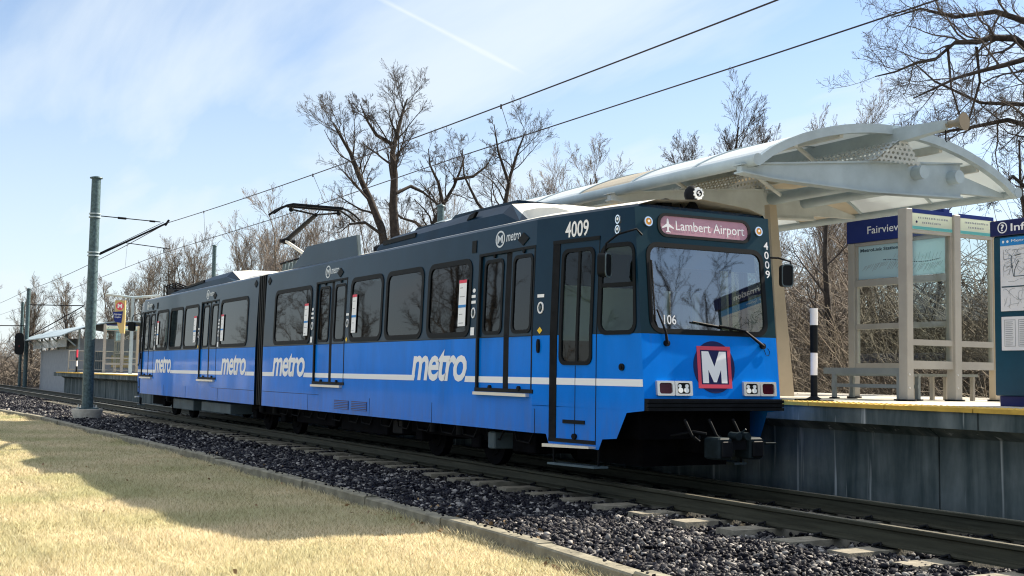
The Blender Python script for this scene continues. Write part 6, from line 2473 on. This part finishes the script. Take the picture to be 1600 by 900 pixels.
# saplings standing in the brush behind the near platform
for i, (x, y, h, r, lab) in enumerate(((-10.6, 13.5, 7.5, 0.13, 'dark bare sapling in the brush just right of the train front'),
                                       (-8.6, 14.6, 7.0, 0.10, 'bare sapling in the brush behind the bench'),
                                       (-12.0, 17.5, 8.5, 0.12, 'bare sapling in the brush behind the marker post'),
                                       (-5.6, 13.2, 6.6, 0.09, 'bare sapling in the brush seen through the windbreak glass'),
                                       (-2.2, 12.6, 6.8, 0.11, 'bare sapling behind the information cabinet'))):
    rnd = random.Random(300 + i)
    tree((x, y, -0.3), [(wander(h, (0.03 * (i - 2), 0.03), rnd), r, 0.02, h * 0.6)], dict(SPREAD, levels=3, n=(16, 7, 6), t0=(0.2, 0.15, 0.1), trunk_levels=0), 400 + i, lab, 'bark', 'twig', 'saplings in the brush')
# trees on the viewer's side of the line (they show in the train's glass and paint)
mirror_src = []
spots = [(-44, -19, 10), (-52, -26, 12), (-60, -18, 9), (-66, -30, 13), (-74, -22, 11), (-78, -34, 13), (-90, -33, 11), (-98, -17, 9), (-106, -30, 13), (-120, -32, 12), (-36, -28, 11),
         (-30, -38, 13), (-46, -40, 14), (-130, -36, 14), (-112, -18, 9), (24, 19, 11), (31, 27, 12), (36, 20, 11), (43, 32, 13), (20, 26, 10)]
for i, (x, y, h) in enumerate(spots):
    if i < 4:
        rnd = random.Random(500 + i)
        mirror_src.append(tree((x, y, -0.4), [(wander(h, (0.0, 0.02), rnd), 0.26, 0.03, h * 0.75)], dict(SPREAD, levels=3, n=(14, 7, 6), trunk_levels=0, rmin=0.012), 600 + i,
                               'bare tree across the lawn, seen mirrored in the train windows', 'bark', 'twig', 'bare trees across the lawn'))
    else:
        c = copy_tree(mirror_src[i % 4])
        c.location = (x, y, -0.4)
        c.rotation_euler.z = i * 1.3
        c.scale = (h / spots[i % 4][2],) * 3

REFL_BLDG = thing('reflection_building', (-110, -24.5, -0.4), 'long low pale building added unseen across the lawn to brighten reflections in the rear car', 'building')  # invented, out of view: its sunlit wall lightens the rear car's reflections
mb = MB()
for k in range(9):
    xa = -140 + 6.4 * k
    mb.box(xa, xa + 6.1, -27.0, -22.0, -0.45, 2.3, 'white')
mb.build('wall', REFL_BLDG)
mb = MB()
for k in range(9):
    xa = -140 + 6.4 * k
    mb.box(xa + 1.2, xa + 4.2, -22.0, -21.97, -0.40, 1.7, 'grayeq')
mb.build('garage_door', REFL_BLDG)
mb = MB()
mb.add([(-141, -21.6, 2.3), (-82, -21.6, 2.3), (-82, -24.5, 3.3), (-141, -24.5, 3.3), (-141, -27.4, 2.3), (-82, -27.4, 2.3)], [(0, 1, 2, 3), (3, 2, 5, 4), (0, 3, 4), (1, 5, 2), (0, 4, 5, 1)], 'grayeq')
mb.build('roof', REFL_BLDG)
# ------------------------------------------------------------------ hillside and brush
mb = MB()
xs = list(range(-200, 61, 5))
rows = [(11.0, -0.30), (13.5, 0.3), (16, 1.4), (20, 2.6), (28, 3.2), (60, 3.0)]
rr_ = random.Random(8)
G = [[(x, y + (10 if x < -60 else 0) * (1 if j else 0.3), z * (1.0 + 0.25 * math.sin(x * 0.13 + y)) if j else z) for x in xs] for j, (y, z) in enumerate(rows)]
for j in range(len(rows) - 1):
    for i in range(len(xs) - 1):
        mb.add([G[j][i], G[j][i + 1], G[j + 1][i + 1], G[j + 1][i]], [(0, 1, 2, 3)], 'field')
o = mb.build('hillside', recalc=False)
o['kind'] = 'structure'


def brush(name, label, n, xr, yr, hr, seed, rr0, mat, zf):
    rnd = random.Random(seed)
    T = Twigs()
    for _ in range(n):
        x, y = rnd.uniform(*xr), yr[0] + (yr[1] - yr[0]) * rnd.random() ** 1.3
        z = zf(x, y)
        h = rnd.uniform(*hr) * rnd.choice((0.5, 0.8, 1.0))
        dd = Vector((rnd.gauss(0, 0.35), rnd.gauss(0, 0.35), 1)).normalized()
        P = [Vector((x, y, z - 0.1))]
        dr = Vector((rnd.gauss(0, 0.22), rnd.gauss(0, 0.22), rnd.uniform(-0.25, 0.04)))
        seg = 5
        for k in range(seg):
            dd = (dd + dr).normalized()
            P.append(P[-1] + dd * (h / seg))
        r = rnd.uniform(*rr0)
        T.tube(P, r, r * 0.35, 3)
        for c in range(rnd.randint(2, 5)):
            i = rnd.randint(1, seg - 1)
            p = P[i]
            e = Vector((rnd.gauss(0, 1), rnd.gauss(0, 1), rnd.uniform(-0.3, 1.2))).normalized()
            q = p + e * h * rnd.uniform(0.1, 0.28)
            T.tube([p, p.lerp(q, 0.5) + Vector((0, 0, 0.03)), q + Vector((0, 0, -0.05))], r * 0.55, r * 0.2, 3)
    o = T.build(name, mat)
    return tag(o, label, 'brush', kind='stuff')


hz = lambda x, y: -0.3 if y < 11 else (-0.3 + (y - 11) * 0.24 if y < 13.5 else (0.3 + (y - 13.5) * 0.44 if y < 16 else 1.4 + (y - 16) * 0.3))
brush('dry_brush', 'tangled dry brown brush behind the near platform', 6500, (-19, 4), (10.3, 15.5), (1.6, 4.2), 41, (0.007, 0.02), 'brush', hz)
brush('dry_brush', 'denser dark scrub on the bank behind the near platform brush', 5000, (-24, 8), (14, 20), (2.0, 4.8), 42, (0.012, 0.03), 'twigbrown', hz)
brush('dry_brush', 'long brown thicket along the line behind the far platform', 6500, (-130, -30), (12, 30), (3.0, 6.5), 43, (0.02, 0.045), 'twigbrown', lambda x, y: 0.3)
brush('dry_brush', 'far brown thicket beyond the signal post at the left edge', 4500, (-170, -84), (-3, 14), (2.5, 6.0), 44, (0.025, 0.05), 'twigbrown', lambda x, y: -0.4)
brush('dry_brush', 'dark hedge of scrub across the lawn, mirrored low in the train windows', 2600, (-150, -34), (-48, -30), (2.0, 5.0), 45, (0.03, 0.06), 'twigbrown', lambda x, y: -0.4)
